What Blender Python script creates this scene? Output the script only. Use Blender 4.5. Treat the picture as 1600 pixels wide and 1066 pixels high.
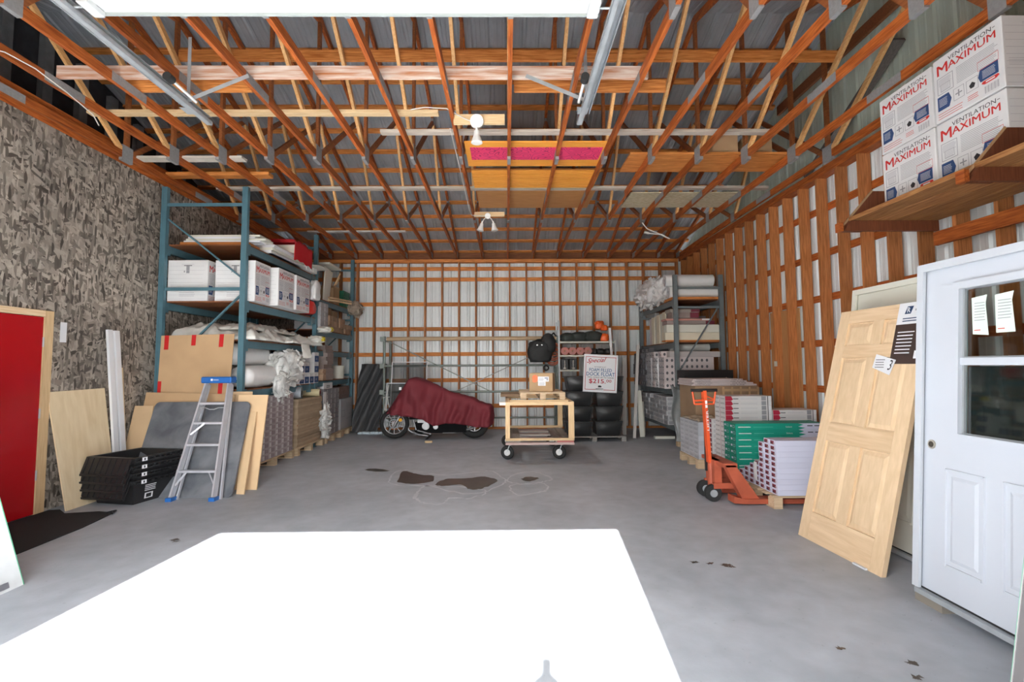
import bpy, bmesh, math, random
from mathutils import Vector, Matrix, noise
random.seed(7)
scn = bpy.context.scene
for o in list(bpy.data.objects):
    bpy.data.objects.remove(o)
C = scn.collection

# ------------------------------------------------------------------ camera
cam_d = bpy.data.cameras.new('camera')
cam = bpy.data.objects.new('camera', cam_d)
C.objects.link(cam)
_pitch, _yaw, _roll = math.atan(52/790), math.atan(9/790), math.radians(.33)
_f = Vector((math.sin(_yaw)*math.cos(_pitch), math.cos(_yaw)*math.cos(_pitch), math.sin(_pitch)))
_r = Vector((math.cos(_yaw), -math.sin(_yaw), 0))
_u = _r.cross(_f)
_R = _r*math.cos(_roll) - _u*math.sin(_roll)
_U = _r*math.sin(_roll) + _u*math.cos(_roll)
_m = Matrix((_R, _U, -_f)).transposed().to_4x4()
_m.translation = Vector((0, 0, 1.5))
cam.matrix_world = _m
cam_d.sensor_width = 36
cam_d.lens = 790/1600*36
cam_d.shift_y = -14/1600
cam_d.clip_start = .05
scn.camera = cam

# ------------------------------------------------------------------ light
scn.view_settings.view_transform = 'Standard'
scn.view_settings.look = 'None'
scn.view_settings.gamma = 1
scn.view_settings.use_curve_mapping = False
scn.view_settings.exposure = 1.42
w = bpy.data.worlds.new('sky')
scn.world = w
w.use_nodes = True
nt = w.node_tree
nt.nodes.clear()
bg = nt.nodes.new('ShaderNodeBackground')
sky = nt.nodes.new('ShaderNodeTexSky')
sky.sky_type = 'HOSEK_WILKIE'
sky.turbidity = 4
sky.ground_albedo = .4
SUN = Vector((-.082, -1, .70)).normalized()      # towards the sun
sky.sun_direction = SUN
mixr = nt.nodes.new('ShaderNodeMixRGB')
mixr.inputs[0].default_value = .55
mixr.inputs[2].default_value = (1.0, 1.0, 1.02, 1)
nt.links.new(sky.outputs[0], mixr.inputs[1])
nt.links.new(mixr.outputs[0], bg.inputs[0])
bg.inputs[1].default_value = 7.0
wo = nt.nodes.new('ShaderNodeOutputWorld')
nt.links.new(bg.outputs[0], wo.inputs[0])
sd = bpy.data.lights.new('sun', 'SUN')
sd.energy = 22.0
sd.angle = math.radians(.53)
sd.color = (1, .98, .96)
scn.cycles.diffuse_bounces = 8
sun = bpy.data.objects.new('sun', sd)
C.objects.link(sun)
sun.rotation_euler = SUN.to_track_quat('Z', 'Y').to_euler()
sun.location = (-2, -8, 7)
pd = bpy.data.lights.new('door_daylight', 'AREA')   # daylight entering by the open overhead door
pd.shape = 'RECTANGLE'
pd.size, pd.size_y = 3.5, 3.0
pd.energy = 420
pd.color = (.97, .985, 1)
pl = bpy.data.objects.new('door_daylight', pd)
C.objects.link(pl)
pl.location = (-1.15, .1, 1.7)
pl.rotation_euler = (math.radians(90), 0, 0)
pd.cycles.is_portal = True

# ------------------------------------------------------------------ tags
ORD = ['first', 'second', 'third', 'fourth', 'fifth', 'sixth', 'seventh', 'eighth', 'ninth', 'tenth', 'eleventh',
       'twelfth', 'thirteenth', 'fourteenth', 'fifteenth', 'sixteenth', 'seventeenth', 'eighteenth', 'nineteenth', 'twentieth']
def tag(o, label=None, cat=None, group=None, kind=None):
    if label: o['label'] = label
    if cat: o['category'] = cat
    if group: o['group'] = group
    if kind: o['kind'] = kind
    return o
def thing(name, label, cat, loc=(0, 0, 0), rz=0, group=None):
    o = bpy.data.objects.new(name, None)
    C.objects.link(o)
    o.location = loc
    o.rotation_euler = (0, 0, rz)
    o.empty_display_size = .1
    return tag(o, label, cat, group)
def struct_root(name):
    o = bpy.data.objects.new(name, None)
    C.objects.link(o)
    o['kind'] = 'structure'
    return o
def dup(root, loc=None, rz=None, label=None, cat=None, group=None):
    r = root.copy(); C.objects.link(r)
    if loc is not None: r.location = loc
    if rz is not None: r.rotation_euler = (0, 0, rz)
    tag(r, label, cat, group)
    for ch in list(root.children):
        c = ch.copy(); C.objects.link(c); c.parent = r
        for g in list(ch.children):
            d = g.copy(); C.objects.link(d); d.parent = c
    return r

# ------------------------------------------------------------------ materials
MATS = {}
def mat(name, col, rough=.6, metal=0, var=.0, nscale=8, stretch=(1, 1, 1), col2=None, bump=0, bscale=60, orand=0,
        spec=.5, trans=0, alpha=1, coat=0, detail=3, emit=None):
    if name in MATS: return MATS[name]
    m = bpy.data.materials.new(name)
    m.use_nodes = True
    n = m.node_tree.nodes; L = m.node_tree.links
    b = n['Principled BSDF']
    b.inputs['Roughness'].default_value = rough
    b.inputs['Metallic'].default_value = metal
    b.inputs['Specular IOR Level'].default_value = spec
    b.inputs['Transmission Weight'].default_value = trans
    b.inputs['Alpha'].default_value = alpha
    b.inputs['Coat Weight'].default_value = coat
    b.inputs['Base Color'].default_value = (*col, 1)
    if var or col2 or bump or orand:
        tc = n.new('ShaderNodeTexCoord')
        oi = n.new('ShaderNodeObjectInfo')
        addv = n.new('ShaderNodeVectorMath'); addv.operation = 'ADD'
        mulv = n.new('ShaderNodeVectorMath'); mulv.operation = 'SCALE'
        comb = n.new('ShaderNodeCombineXYZ')
        for i in range(3): L.new(oi.outputs['Random'], comb.inputs[i])
        L.new(comb.outputs[0], mulv.inputs[0]); mulv.inputs['Scale'].default_value = 37
        L.new(tc.outputs['Object'], addv.inputs[0]); L.new(mulv.outputs[0], addv.inputs[1])
        mp = n.new('ShaderNodeMapping')
        mp.inputs['Scale'].default_value = stretch
        L.new(addv.outputs[0], mp.inputs[0])
    if var or col2:
        tn = n.new('ShaderNodeTexNoise')
        tn.inputs['Scale'].default_value = nscale
        tn.inputs['Detail'].default_value = detail
        tn.inputs['Distortion'].default_value = .4
        L.new(mp.outputs[0], tn.inputs['Vector'])
        r = n.new('ShaderNodeValToRGB')
        r.color_ramp.elements[0].position = .3
        r.color_ramp.elements[1].position = .7
        a = col if col2 else tuple(max(0, c*(1-var)) for c in col)
        c2 = col2 if col2 else tuple(min(1, c*(1+var)) for c in col)
        r.color_ramp.elements[0].color = (*a, 1)
        r.color_ramp.elements[1].color = (*c2, 1)
        L.new(tn.outputs['Fac'], r.inputs[0])
        out = r.outputs[0]
    else:
        out = None
    if orand:
        hs = n.new('ShaderNodeHueSaturation')
        mr = n.new('ShaderNodeMapRange')
        mr.inputs['To Min'].default_value = 1-orand
        mr.inputs['To Max'].default_value = 1+orand
        L.new(oi.outputs['Random'], mr.inputs[0])
        L.new(mr.outputs[0], hs.inputs['Value'])
        if out: L.new(out, hs.inputs['Color'])
        else: hs.inputs['Color'].default_value = (*col, 1)
        out = hs.outputs[0]
    if out: L.new(out, b.inputs['Base Color'])
    if bump:
        bn = n.new('ShaderNodeTexNoise'); bn.inputs['Scale'].default_value = bscale
        bn.inputs['Detail'].default_value = 4
        L.new(mp.outputs[0], bn.inputs['Vector'])
        bp = n.new('ShaderNodeBump'); bp.inputs['Strength'].default_value = bump
        bp.inputs['Distance'].default_value = .01
        L.new(bn.outputs['Fac'], bp.inputs['Height'])
        L.new(bp.outputs[0], b.inputs['Normal'])
    MATS[name] = m
    return m

# wood whose grain runs along the longest axis of each piece
def wood(name, c1, c2, ax, orand=.18, rough=.6, sc=5, spec=.4):
    st = [14, 14, 14]; st[ax] = .9
    return mat(name, c1, rough, 0, 0, sc, st, c2, .15, 30, orand, spec)
ORX = wood('stained_timber_x', (.42, .115, .018), (.80, .33, .09), 0)
ORY = wood('stained_timber_y', (.24, .045, .008), (.55, .15, .03), 1)
ORZ = wood('stained_timber_z', (.29, .10, .028), (.54, .205, .065), 2)
ORL = wood('lit_web_timber', (.66, .33, .11), (.82, .50, .22), 1)  # paler tint paints in the light on webs that face the viewer
ORD_ = wood('shaded_web_timber', (.22, .065, .02), (.36, .12, .035), 1)  # same timber tinted darker, painting in the shade on the other webs
GRX = wood('grey_board', (.34, .29, .24), (.50, .44, .37), 0, sc=4)
RAWX = wood('raw_board_x', (.62, .42, .22), (.78, .58, .34), 0)
RAWY = wood('raw_board_y', (.60, .42, .24), (.74, .56, .36), 1)
RAWZ = wood('raw_board_z', (.62, .42, .22), (.78, .56, .32), 2)
PINE = wood('clear_pine', (.66, .48, .29), (.75, .56, .36), 2, orand=.03, rough=.45, sc=2.2)
PINEH = wood('clear_pine_rail', (.62, .43, .25), (.76, .57, .37), 1, orand=.03, rough=.45, sc=2.2)
PLY = wood('pale_plywood', (.72, .56, .34), (.82, .67, .45), 2, orand=.03, sc=1.2)
WHITEWASH = mat('whitewashed_board', (.48, .17, .06), .8, 0, 0, 5, (.5, 6, 6), (.78, .70, .62), .1, 30, 0, .3, detail=6)
PLATE = mat('galvanised_plate', (.30, .30, .30), .6, .2, .1, 40)
GALV = mat('galvanised_steel', (.42, .45, .47), .5, .35, .1, 10)
CARD = mat('cardboard', (.50, .33, .18), .85, 0, .06, 3, orand=.06)
CARDD = mat('dark_cardboard', (.30, .20, .12), .85, 0, .1, 3, orand=.08)
CARDL = mat('pale_fibreboard', (.68, .48, .28), .8, 0, .05, 3, orand=.05)
WHITE = mat('white_paint', (.74, .75, .77), .4, 0, .02, 2)
WHITEC = mat('white_carton', (.74, .74, .74), .6, 0, .03, 3, orand=.03)
WHITEL = mat('lilac_white_carton', (.66, .67, .80), .55, 0, .02, 3, orand=.02)
CREAM = mat('cream_paint', (.68, .67, .58), .45)
BLUE = mat('blue_rack_paint', (.085, .185, .23), .45, .1, .08, 6)
GREYR = mat('grey_rack_paint', (.17, .20, .21), .5, .2, .08, 6)
BLACKP = mat('black_plastic', (.016, .016, .017), .45, 0, .2, 5)
BLACKR = mat('black_rubber', (.02, .02, .02), .8, 0, .2, 9)
CHROME = mat('chrome', (.75, .75, .76), .15, 1)
ALU = mat('aluminium', (.55, .56, .60), .45, .35, .06, 8)
STEELD = mat('dull_grey_steel', (.20, .23, .21), .5, .3, .15, 6)
REDP = mat('red_door_paint', (.40, .006, .010), .22, 0, .06, 2)
REDINK = mat('red_ink', (.62, .035, .03), .6)
BLUEINK = mat('navy_ink', (.03, .075, .20), .6)
GREYINK = mat('grey_ink', (.30, .30, .32), .7)
BLACKINK = mat('black_ink', (.03, .03, .035), .7)
LILACINK = mat('pale_grey_ink', (.48, .47, .50), .7)
ORANGE = mat('orange_paint', (.72, .095, .025), .4, 0, .12, 5)
ORANGEV = mat('orange_plastic', (.85, .13, .02), .4)
BLUEP = mat('blue_plastic', (.02, .13, .42), .35)
PALLET = wood('pallet_timber', (.50, .36, .22), (.66, .50, .33), 0, orand=.15)
FILM = mat('clear_plastic_film', (.62, .62, .60), .25, 0, .12, 9, None or (1, 1, 1), None, .6, 14, 0, .6)
FOAMW = mat('white_foam_roll', (.80, .80, .79), .5, 0, .03, 4, (1, 1, 1), None, .15, 20)
SLATE = mat('slate_grey_board', (.085, .095, .11), .65, 0, 0, 4, (1, 1, 1), (.19, .20, .215), .1, 20, detail=6)
MAT_ = mat('black_floor_mat', (.012, .012, .013), .9, 0, .2, 60, bump=.3, bscale=300)
BURG = mat('burgundy_cover_cloth', (.17, .018, .028), .75, 0, .08, 4, (1, 1, 1), None, .25, 35)
GREEN = mat('green_carton', (.008, .32, .22), .5, 0, .03, 4, orand=.04)
GREENE = mat('green_carton_end', (.012, .22, .15), .6, 0, .1, 40)
MAROON = mat('maroon_print', (.20, .03, .05), .6)
GREYC = mat('grey_carton', (.42, .42, .44), .7, 0, .05, 4, orand=.08)
GREYCD = mat('dark_grey_carton', (.14, .14, .155), .7, 0, .08, 6, orand=.2)
PINKC = mat('pinkish_white_carton', (.58, .51, .50), .7, 0, .05, 4, orand=.08)
BROWNC = mat('brown_grey_carton', (.30, .24, .22), .75, 0, .08, 6, orand=.12)
TANC = mat('tan_shingle_bundle', (.40, .27, .18), .8, 0, .1, 10, orand=.15)
DKGREEN = mat('dark_green_plastic', (.005, .12, .06), .45)
GLASSD = mat('window_glass', (.80, .90, .86), .03, 0, spec=.8, trans=1)
DKBROWN = wood('dark_brown_plank', (.17, .055, .02), (.28, .10, .035), 0)
SIDING = mat('grey_white_siding', (.74, .79, .80), .45, .15, .04, 3)
ROOFM = mat('galvanised_roof_sheet', (.40, .43, .46), .42, .35, .08, 3)
GABLE = mat('pale_green_siding', (.46, .53, .46), .5, .1, .05, 3)
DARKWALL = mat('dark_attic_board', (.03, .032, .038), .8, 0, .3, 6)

def concrete():
    m = bpy.data.materials.new('concrete_floor'); m.use_nodes = True
    n = m.node_tree.nodes; L = m.node_tree.links; b = n['Principled BSDF']
    tc = n.new('ShaderNodeTexCoord')
    def nz(s, d, dist=0):
        t = n.new('ShaderNodeTexNoise'); t.inputs['Scale'].default_value = s
        t.inputs['Detail'].default_value = d; t.inputs['Distortion'].default_value = dist
        L.new(tc.outputs['Object'], t.inputs['Vector']); return t
    def ramp(src, p0, p1, c0, c1):
        r = n.new('ShaderNodeValToRGB'); e = r.color_ramp.elements
        e[0].position = p0; e[1].position = p1; e[0].color = (*c0, 1); e[1].color = (*c1, 1)
        L.new(src.outputs['Fac'], r.inputs[0]); return r
    a = ramp(nz(.8, 6, .5), .3, .72, (.35, .38, .415), (.49, .525, .57))
    c = ramp(nz(6, 8, .2), .25, .75, (.86, .86, .86), (1.06, 1.06, 1.06))
    mx = n.new('ShaderNodeMixRGB'); mx.blend_type = 'MULTIPLY'; mx.inputs[0].default_value = 1
    L.new(a.outputs[0], mx.inputs[1]); L.new(c.outputs[0], mx.inputs[2])
    sp = ramp(nz(26, 3), .69, .73, (1, 1, 1), (.55, .55, .55))
    m2 = n.new('ShaderNodeMixRGB'); m2.blend_type = 'MULTIPLY'; m2.inputs[0].default_value = .35
    L.new(mx.outputs[0], m2.inputs[1]); L.new(sp.outputs[0], m2.inputs[2])
    L.new(m2.outputs[0], b.inputs['Base Color'])
    b.inputs['Roughness'].default_value = .55
    b.inputs['Specular IOR Level'].default_value = .35
    bp = n.new('ShaderNodeBump'); bp.inputs['Strength'].default_value = .15; bp.inputs['Distance'].default_value = .005
    L.new(nz(40, 5).outputs['Fac'], bp.inputs['Height']); L.new(bp.outputs[0], b.inputs['Normal'])
    return m
CONC = concrete()

def osb():
    m = bpy.data.materials.new('grey_strand_board'); m.use_nodes = True
    n = m.node_tree.nodes; L = m.node_tree.links; b = n['Principled BSDF']
    tc = n.new('ShaderNodeTexCoord')
    prev = None
    for i, (ang, sc) in enumerate(((.35, 30), (-.55, 36), (1.25, 33), (-1.2, 28), (.0, 40))):
        mp = n.new('ShaderNodeMapping'); mp.inputs['Rotation'].default_value = (ang, 0, 0)
        mp.inputs['Location'].default_value = (0, i*3.7, i*1.9)
        L.new(tc.outputs['Object'], mp.inputs[0])
        mp2 = n.new('ShaderNodeMapping'); mp2.inputs['Scale'].default_value = (1, 1.0, .26)
        L.new(mp.outputs[0], mp2.inputs[0])
        v = n.new('ShaderNodeTexVoronoi'); v.inputs['Scale'].default_value = sc
        L.new(mp2.outputs[0], v.inputs['Vector'])
        bw = n.new('ShaderNodeSeparateColor'); L.new(v.outputs['Color'], bw.inputs[0])
        r = n.new('ShaderNodeValToRGB'); e = r.color_ramp.elements
        e[0].position = 0; e[1].position = 1
        e[0].color = (.05, .042, .034, 1); e[1].color = (.44, .40, .35, 1)
        L.new(bw.outputs[0], r.inputs[0])
        if prev is None: prev = r.outputs[0]
        else:
            cmp_ = n.new('ShaderNodeMath'); cmp_.operation = 'GREATER_THAN'; cmp_.inputs[1].default_value = .62
            L.new(bw.outputs[1], cmp_.inputs[0])
            mx = n.new('ShaderNodeMixRGB'); L.new(cmp_.outputs[0], mx.inputs[0])
            L.new(prev, mx.inputs[1]); L.new(r.outputs[0], mx.inputs[2]); prev = mx.outputs[0]
    ns = n.new('ShaderNodeTexNoise'); ns.inputs['Scale'].default_value = 1.1; ns.inputs['Detail'].default_value = 4
    L.new(tc.outputs['Object'], ns.inputs['Vector'])
    rr = n.new('ShaderNodeValToRGB'); e = rr.color_ramp.elements
    e[0].position = .3; e[1].position = .7; e[0].color = (.75, .72, .70, 1); e[1].color = (1.25, 1.2, 1.15, 1)
    L.new(ns.outputs['Fac'], rr.inputs[0])
    mx = n.new('ShaderNodeMixRGB'); mx.blend_type = 'MULTIPLY'; mx.inputs[0].default_value = 1
    L.new(prev, mx.inputs[1]); L.new(rr.outputs[0], mx.inputs[2])
    L.new(mx.outputs[0], b.inputs['Base Color']); b.inputs['Roughness'].default_value = .65
    return m
OSB = osb()

def pink_wrap():
    m = bpy.data.materials.new('pink_swirl_wrap'); m.use_nodes = True
    n = m.node_tree.nodes; L = m.node_tree.links; b = n['Principled BSDF']
    tc = n.new('ShaderNodeTexCoord')
    wv = n.new('ShaderNodeTexNoise'); wv.inputs['Scale'].default_value = 6.5; wv.inputs['Detail'].default_value = .4
    L.new(tc.outputs['Object'], wv.inputs['Vector'])
    m1 = n.new('ShaderNodeMath'); m1.operation = 'MULTIPLY'; m1.inputs[1].default_value = 9
    m2 = n.new('ShaderNodeMath'); m2.operation = 'PINGPONG'; m2.inputs[1].default_value = .5
    L.new(wv.outputs['Fac'], m1.inputs[0]); L.new(m1.outputs[0], m2.inputs[0])
    r = n.new('ShaderNodeValToRGB'); e = r.color_ramp.elements
    e[0].position = .05; e[0].color = (.33, .004, .07, 1); e[1].position = .12; e[1].color = (.80, .05, .16, 1)
    L.new(m2.outputs[0], r.inputs[0]); L.new(r.outputs[0], b.inputs['Base Color'])
    b.inputs['Roughness'].default_value = .5
    return m
PINK = pink_wrap()

# ------------------------------------------------------------------ mesh builder
TXT = {}
def text_geo(s, bold=0, shear=0):
    k = (s, bold, shear)
    if k in TXT: return TXT[k]
    cu = bpy.data.curves.new('t', 'FONT'); cu.body = s; cu.size = 1; cu.resolution_u = 2
    cu.offset = bold; cu.shear = shear; cu.fill_mode = 'FRONT'
    ob = bpy.data.objects.new('t', cu); C.objects.link(ob)
    dg = bpy.context.evaluated_depsgraph_get(); dg.update()
    me = bpy.data.meshes.new_from_object(ob.evaluated_get(dg))
    vs = [(v.co.x, v.co.y) for v in me.vertices]
    fs = [tuple(p.vertices) for p in me.polygons]
    bpy.data.objects.remove(ob); bpy.data.curves.remove(cu); bpy.data.meshes.remove(me)
    x0 = min(v[0] for v in vs); x1 = max(v[0] for v in vs); y0 = min(v[1] for v in vs); y1 = max(v[1] for v in vs)
    vs = [((x-x0)/(x1-x0), (y-y0)/(y1-y0)) for x, y in vs]
    TXT[k] = (vs, fs)
    return TXT[k]

class MB:
    def __init__(s):
        s.v = []; s.f = []; s.mi = []; s.sm = []
    def add(s, vs, fs, m=0, smooth=False):
        o = len(s.v)
        s.v += [tuple(v) for v in vs]
        for f in fs:
            s.f.append(tuple(i+o for i in f)); s.mi.append(m); s.sm.append(smooth)
        return s
    def box(s, x0, x1, y0, y1, z0, z1, m=0):
        vs = [(x0, y0, z0), (x1, y0, z0), (x1, y1, z0), (x0, y1, z0), (x0, y0, z1), (x1, y0, z1), (x1, y1, z1), (x0, y1, z1)]
        return s.add(vs, [(3, 2, 1, 0), (4, 5, 6, 7), (0, 1, 5, 4), (1, 2, 6, 5), (2, 3, 7, 6), (3, 0, 4, 7)], m)
    def beam(s, p, q, w, h, m=0, up=(0, 0, 1)):
        p = Vector(p); q = Vector(q); d = (q-p).normalized(); up = Vector(up)
        if abs(d.dot(up)) > .98: up = Vector((0, 1, 0)) if abs(d.y) < .9 else Vector((1, 0, 0))
        a = d.cross(up).normalized(); b = a.cross(d).normalized()
        a = a*w/2; b = b*h/2
        vs = [p-a-b, p+a-b, p+a+b, p-a+b, q-a-b, q+a-b, q+a+b, q-a+b]
        return s.add(vs, [(0, 1, 2, 3), (7, 6, 5, 4), (1, 0, 4, 5), (2, 1, 5, 6), (3, 2, 6, 7), (0, 3, 7, 4)], m)
    def cyl(s, p, q, r, n=12, m=0, r2=None, cap=True):
        p = Vector(p); q = Vector(q); d = (q-p).normalized()
        a = d.orthogonal().normalized(); b = d.cross(a)
        r2 = r if r2 is None else r2
        vs = []
        for i in range(n):
            t = 2*math.pi*i/n; e = a*math.cos(t)+b*math.sin(t)
            vs += [p+e*r, q+e*r2]
        s.add(vs, [(2*i, 2*((i+1) % n), 2*((i+1) % n)+1, 2*i+1) for i in range(n)], m, True)
        if cap:
            s.add([vs[2*i] for i in range(n)], [tuple(range(n))[::-1]], m)
            s.add([vs[2*i+1] for i in range(n)], [tuple(range(n))], m)
        return s
    def tube(s, pts, r, n=6, m=0):
        for a, b in zip(pts[:-1], pts[1:]):
            s.cyl(a, b, r, n, m)
        return s
    def torus(s, c, axis, R, r, n=28, k=10, m=0):
        c = Vector(c); ax = Vector(axis).normalized(); a = ax.orthogonal().normalized(); b = ax.cross(a)
        vs = []
        for i in range(n):
            t = 2*math.pi*i/n; e = a*math.cos(t)+b*math.sin(t)
            for j in range(k):
                u = 2*math.pi*j/k
                vs.append(c+e*(R+r*math.cos(u))+ax*r*math.sin(u))
        fs = [(i*k+j, i*k+(j+1) % k, ((i+1) % n)*k+(j+1) % k, ((i+1) % n)*k+j) for i in range(n) for j in range(k)]
        return s.add(vs, fs, m, True)
    def sheet(s, bl, br, tr, tl, t, m=0):      # a board given by four corners, thickness to its back
        bl, br, tr, tl = map(Vector, (bl, br, tr, tl))
        nrm = (br-bl).cross(tl-bl).normalized()*t
        vs = [bl, br, tr, tl, bl-nrm, br-nrm, tr-nrm, tl-nrm]
        return s.add(vs, [(0, 1, 2, 3), (7, 6, 5, 4), (0, 4, 5, 1), (1, 5, 6, 2), (2, 6, 7, 3), (3, 7, 4, 0)], m)
    def prism(s, pts, vec, m=0):
        n = len(pts); vec = Vector(vec); pts = [Vector(p) for p in pts]
        return s.add(pts+[p+vec for p in pts],
                     [tuple(range(n))[::-1], tuple(range(n, 2*n))]+[(i, (i+1) % n, n+(i+1) % n, n+i) for i in range(n)], m)
    def quad(s, a, b, c, d, m=0):
        return s.add([a, b, c, d], [(0, 1, 2, 3)], m)
    def build(s, name, mats, parent=None, local=True, bevel=0, kind=None):
        me = bpy.data.meshes.new(name)
        vs = s.v
        if not isinstance(mats, (list, tuple)): mats = [mats]
        ob = bpy.data.objects.new(name, me)
        if parent is None:
            xs = [v[0] for v in vs]; ys = [v[1] for v in vs]; zs = [v[2] for v in vs]
            o = Vector(((min(xs)+max(xs))/2, (min(ys)+max(ys))/2, min(zs)))
            ob.location = o
            vs = [(v[0]-o.x, v[1]-o.y, v[2]-o.z) for v in vs]
        elif not local:
            l = parent.location
            vs = [(v[0]-l.x, v[1]-l.y, v[2]-l.z) for v in vs]
        me.from_pydata(vs, [], s.f)
        for m in mats: me.materials.append(m)
        me.polygons.foreach_set('material_index', s.mi)
        me.polygons.foreach_set('use_smooth', s.sm)
        if bevel:
            bm = bmesh.new(); bm.from_mesh(me)
            bmesh.ops.bevel(bm, geom=list(bm.edges), offset=bevel, segments=1, affect='EDGES')
            bm.to_mesh(me); bm.free()
        me.update()
        C.objects.link(ob)
        if parent is not None: ob.parent = parent
        if kind: ob['kind'] = kind
        return ob

class Face:
    """prints flat ink on a face: origin O, right vector U (full width), up vector V (full height)"""
    def __init__(s, mb, O, U, V, off=.0012):
        s.mb = mb; s.O = Vector(O); s.U = Vector(U); s.V = Vector(V)
        s.N = s.U.cross(s.V).normalized(); s.off = off
    def p(s, u, v, k=1): return s.O+s.U*u+s.V*v+s.N*s.off*k
    def rect(s, u0, v0, u1, v1, m, k=1):
        s.mb.quad(s.p(u0, v0, k), s.p(u1, v0, k), s.p(u1, v1, k), s.p(u0, v1, k), m)
    def poly(s, pts, m, k=1):
        s.mb.add([s.p(u, v, k) for u, v in pts], [tuple(range(len(pts)))], m)
    def text(s, t, u0, v0, u1, v1, m, bold=0, shear=0, k=1.6, rise=0):
        vs, fs = text_geo(t, 0, shear)
        bu = bold*(v1-v0)*s.V.length/s.U.length; bv = bold*.5*(v1-v0)      # thicker strokes: the outline printed again, shifted
        sh = ((0, 0),) if bold < .01 else ((-1, -1), (-1, 1), (0, 0), (1, -1), (1, 1))
        for i, (a, b) in enumerate(sh):
            s.mb.add([s.p(u0+(u1-u0)*x+a*bu, v0+(v1-v0)*y+rise*x+b*bv, k+.02*i) for x, y in vs], fs, m)
    def lines(s, u0, v0, u1, v1, n, m, k=1.3, duty=.4):
        h = (v1-v0)/n
        for i in range(n):
            e = u1-(u1-u0)*random.random()*.12
            s.rect(u0, v0+h*i, e, v0+h*(i+duty), m, k)
    def frame(s, u0, v0, u1, v1, t, m, k=1.3, tv=None):
        tv = tv or t
        s.rect(u0, v0, u1, v0+tv, m, k); s.rect(u0, v1-tv, u1, v1, m, k)
        s.rect(u0, v0+tv, u0+t, v1-tv, m, k); s.rect(u1-t, v0+tv, u1, v1-tv, m, k)

# ------------------------------------------------------------------ structure
floor = MB().box(-6.4, 4.4, .25, 12.3, -.15, 0).build('floor', CONC); floor['kind'] = 'structure'
gr = MB().box(-14, 14, -16, .249, -.17, -.02).build('floor_outside', mat('pale_gravel', (.42, .41, .38), .9, 0, .15, 4)); gr['kind'] = 'structure'

STAIN = mat('oil_stain', (.07, .058, .048), .35, 0, .25, 3)
RING = mat('mineral_ring', (.55, .57, .60), .8, 0, .1, 8)
def refine(pts, n=5, amp=.025):
    out = []
    N = len(pts)
    for i in range(N):
        p0, p1, p2, p3 = [Vector(pts[(i+j-1) % N]).to_2d() for j in range(4)]
        for k in range(n):
            t = k/n
            q = .5*((2*p1)+(-p0+p2)*t+(2*p0-5*p1+4*p2-p3)*t*t+(-p0+3*p1-3*p2+p3)*t**3)
            out.append((q.x+random.uniform(-amp, amp), q.y+random.uniform(-amp, amp)*1.5))
    return out
def stain(pts):
    p = refine(pts, 5, .012)
    cx = sum(a for a, b in p)/len(p); cy = sum(b for a, b in p)/len(p)
    n = len(p)
    MB().add([(a, b, .0012) for a, b in p]+[(cx, cy, .0014)], [(i, (i+1) % n, n) for i in range(n)]).build('oil_stain', STAIN, floor, False)
def ring(pts, w=.034):
    p = refine(pts, 6, .016); n = len(p)
    cx = sum(a for a, b in p)/n; cy = sum(b for a, b in p)/n
    vs = []
    for i, (a, b) in enumerate(p):
        ww = w*(.35+1.3*abs(noise.noise(Vector((a*2.5, b*2.5, 3)))))*1.3
        d = Vector((a-cx, b-cy)).normalized()*ww
        vs += [(a, b, .0008), (a+d.x, b+d.y*1.6, .0008)]
    MB().add(vs, [(2*i, 2*i+1, (2*i+3) % (2*n), (2*i+2) % (2*n)) for i in range(n)]).build('mineral_ring', RING, floor, False)
stain([(-1.43, 6.76), (-1.48, 7.33), (-1.37, 7.28), (-1.19, 7.11), (-1.01, 7.03), (-.97, 6.71), (-1.07, 6.61), (-1.22, 6.55), (-1.4, 6.67)])
stain([(-.91, 6.5), (-.81, 6.83), (-.57, 6.85), (-.32, 6.96), (-.21, 6.88), (-.12, 6.71), (-.24, 6.39), (-.38, 6.23), (-.5, 6.31), (-.57, 6.51), (-.78, 6.44)])
stain([(.19, 6.79), (.29, 6.92), (.42, 6.84), (.33, 6.67), (.24, 6.67)])
stain([(-2.07, 7.47), (-1.93, 7.55), (-1.68, 7.39), (-1.87, 7.33)])
ring([(.04, 6.92), (.31, 7.21), (.5, 7.05), (.58, 6.75), (.43, 6.62), (.28, 6.49), (.06, 6.63)])
ring([(.06, 6.44), (.24, 6.5), (.46, 6.55), (.48, 6.24), (.34, 6.07), (.14, 5.99), (.06, 6.14)])
ring([(-1.54, 6.76), (-1.54, 7.36), (-1.3, 7.35), (-.99, 7.1), (-.72, 7.09), (-.27, 7.31), (-.06, 6.85), (-.06, 6.51), (-.34, 6.09), (-.63, 6.16), (-1.02, 6.48), (-1.36, 6.51)])
ring([(-1.05, 6.12), (-1.01, 6.41), (-.65, 6.4), (-.26, 6.15), (-.43, 5.86), (-.65, 5.87), (-.71, 5.64), (-.9, 5.67), (-1.02, 5.88)])
for cx, cy, r in ((1.52, 3.9, .02), (1.62, 3.87, .03), (1.66, 3.84, .02), (1.41, 3.93, .022), (-2.9, 4.55, .03), (-2.86, 4.5, .02), (2.02, 2.62, .02), (1.95, 2.5, .015), (1.75, 2.75, .012)):
    stain([(cx-r, cy), (cx, cy-r), (cx+r*1.6, cy), (cx, cy+r*.8)])

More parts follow.
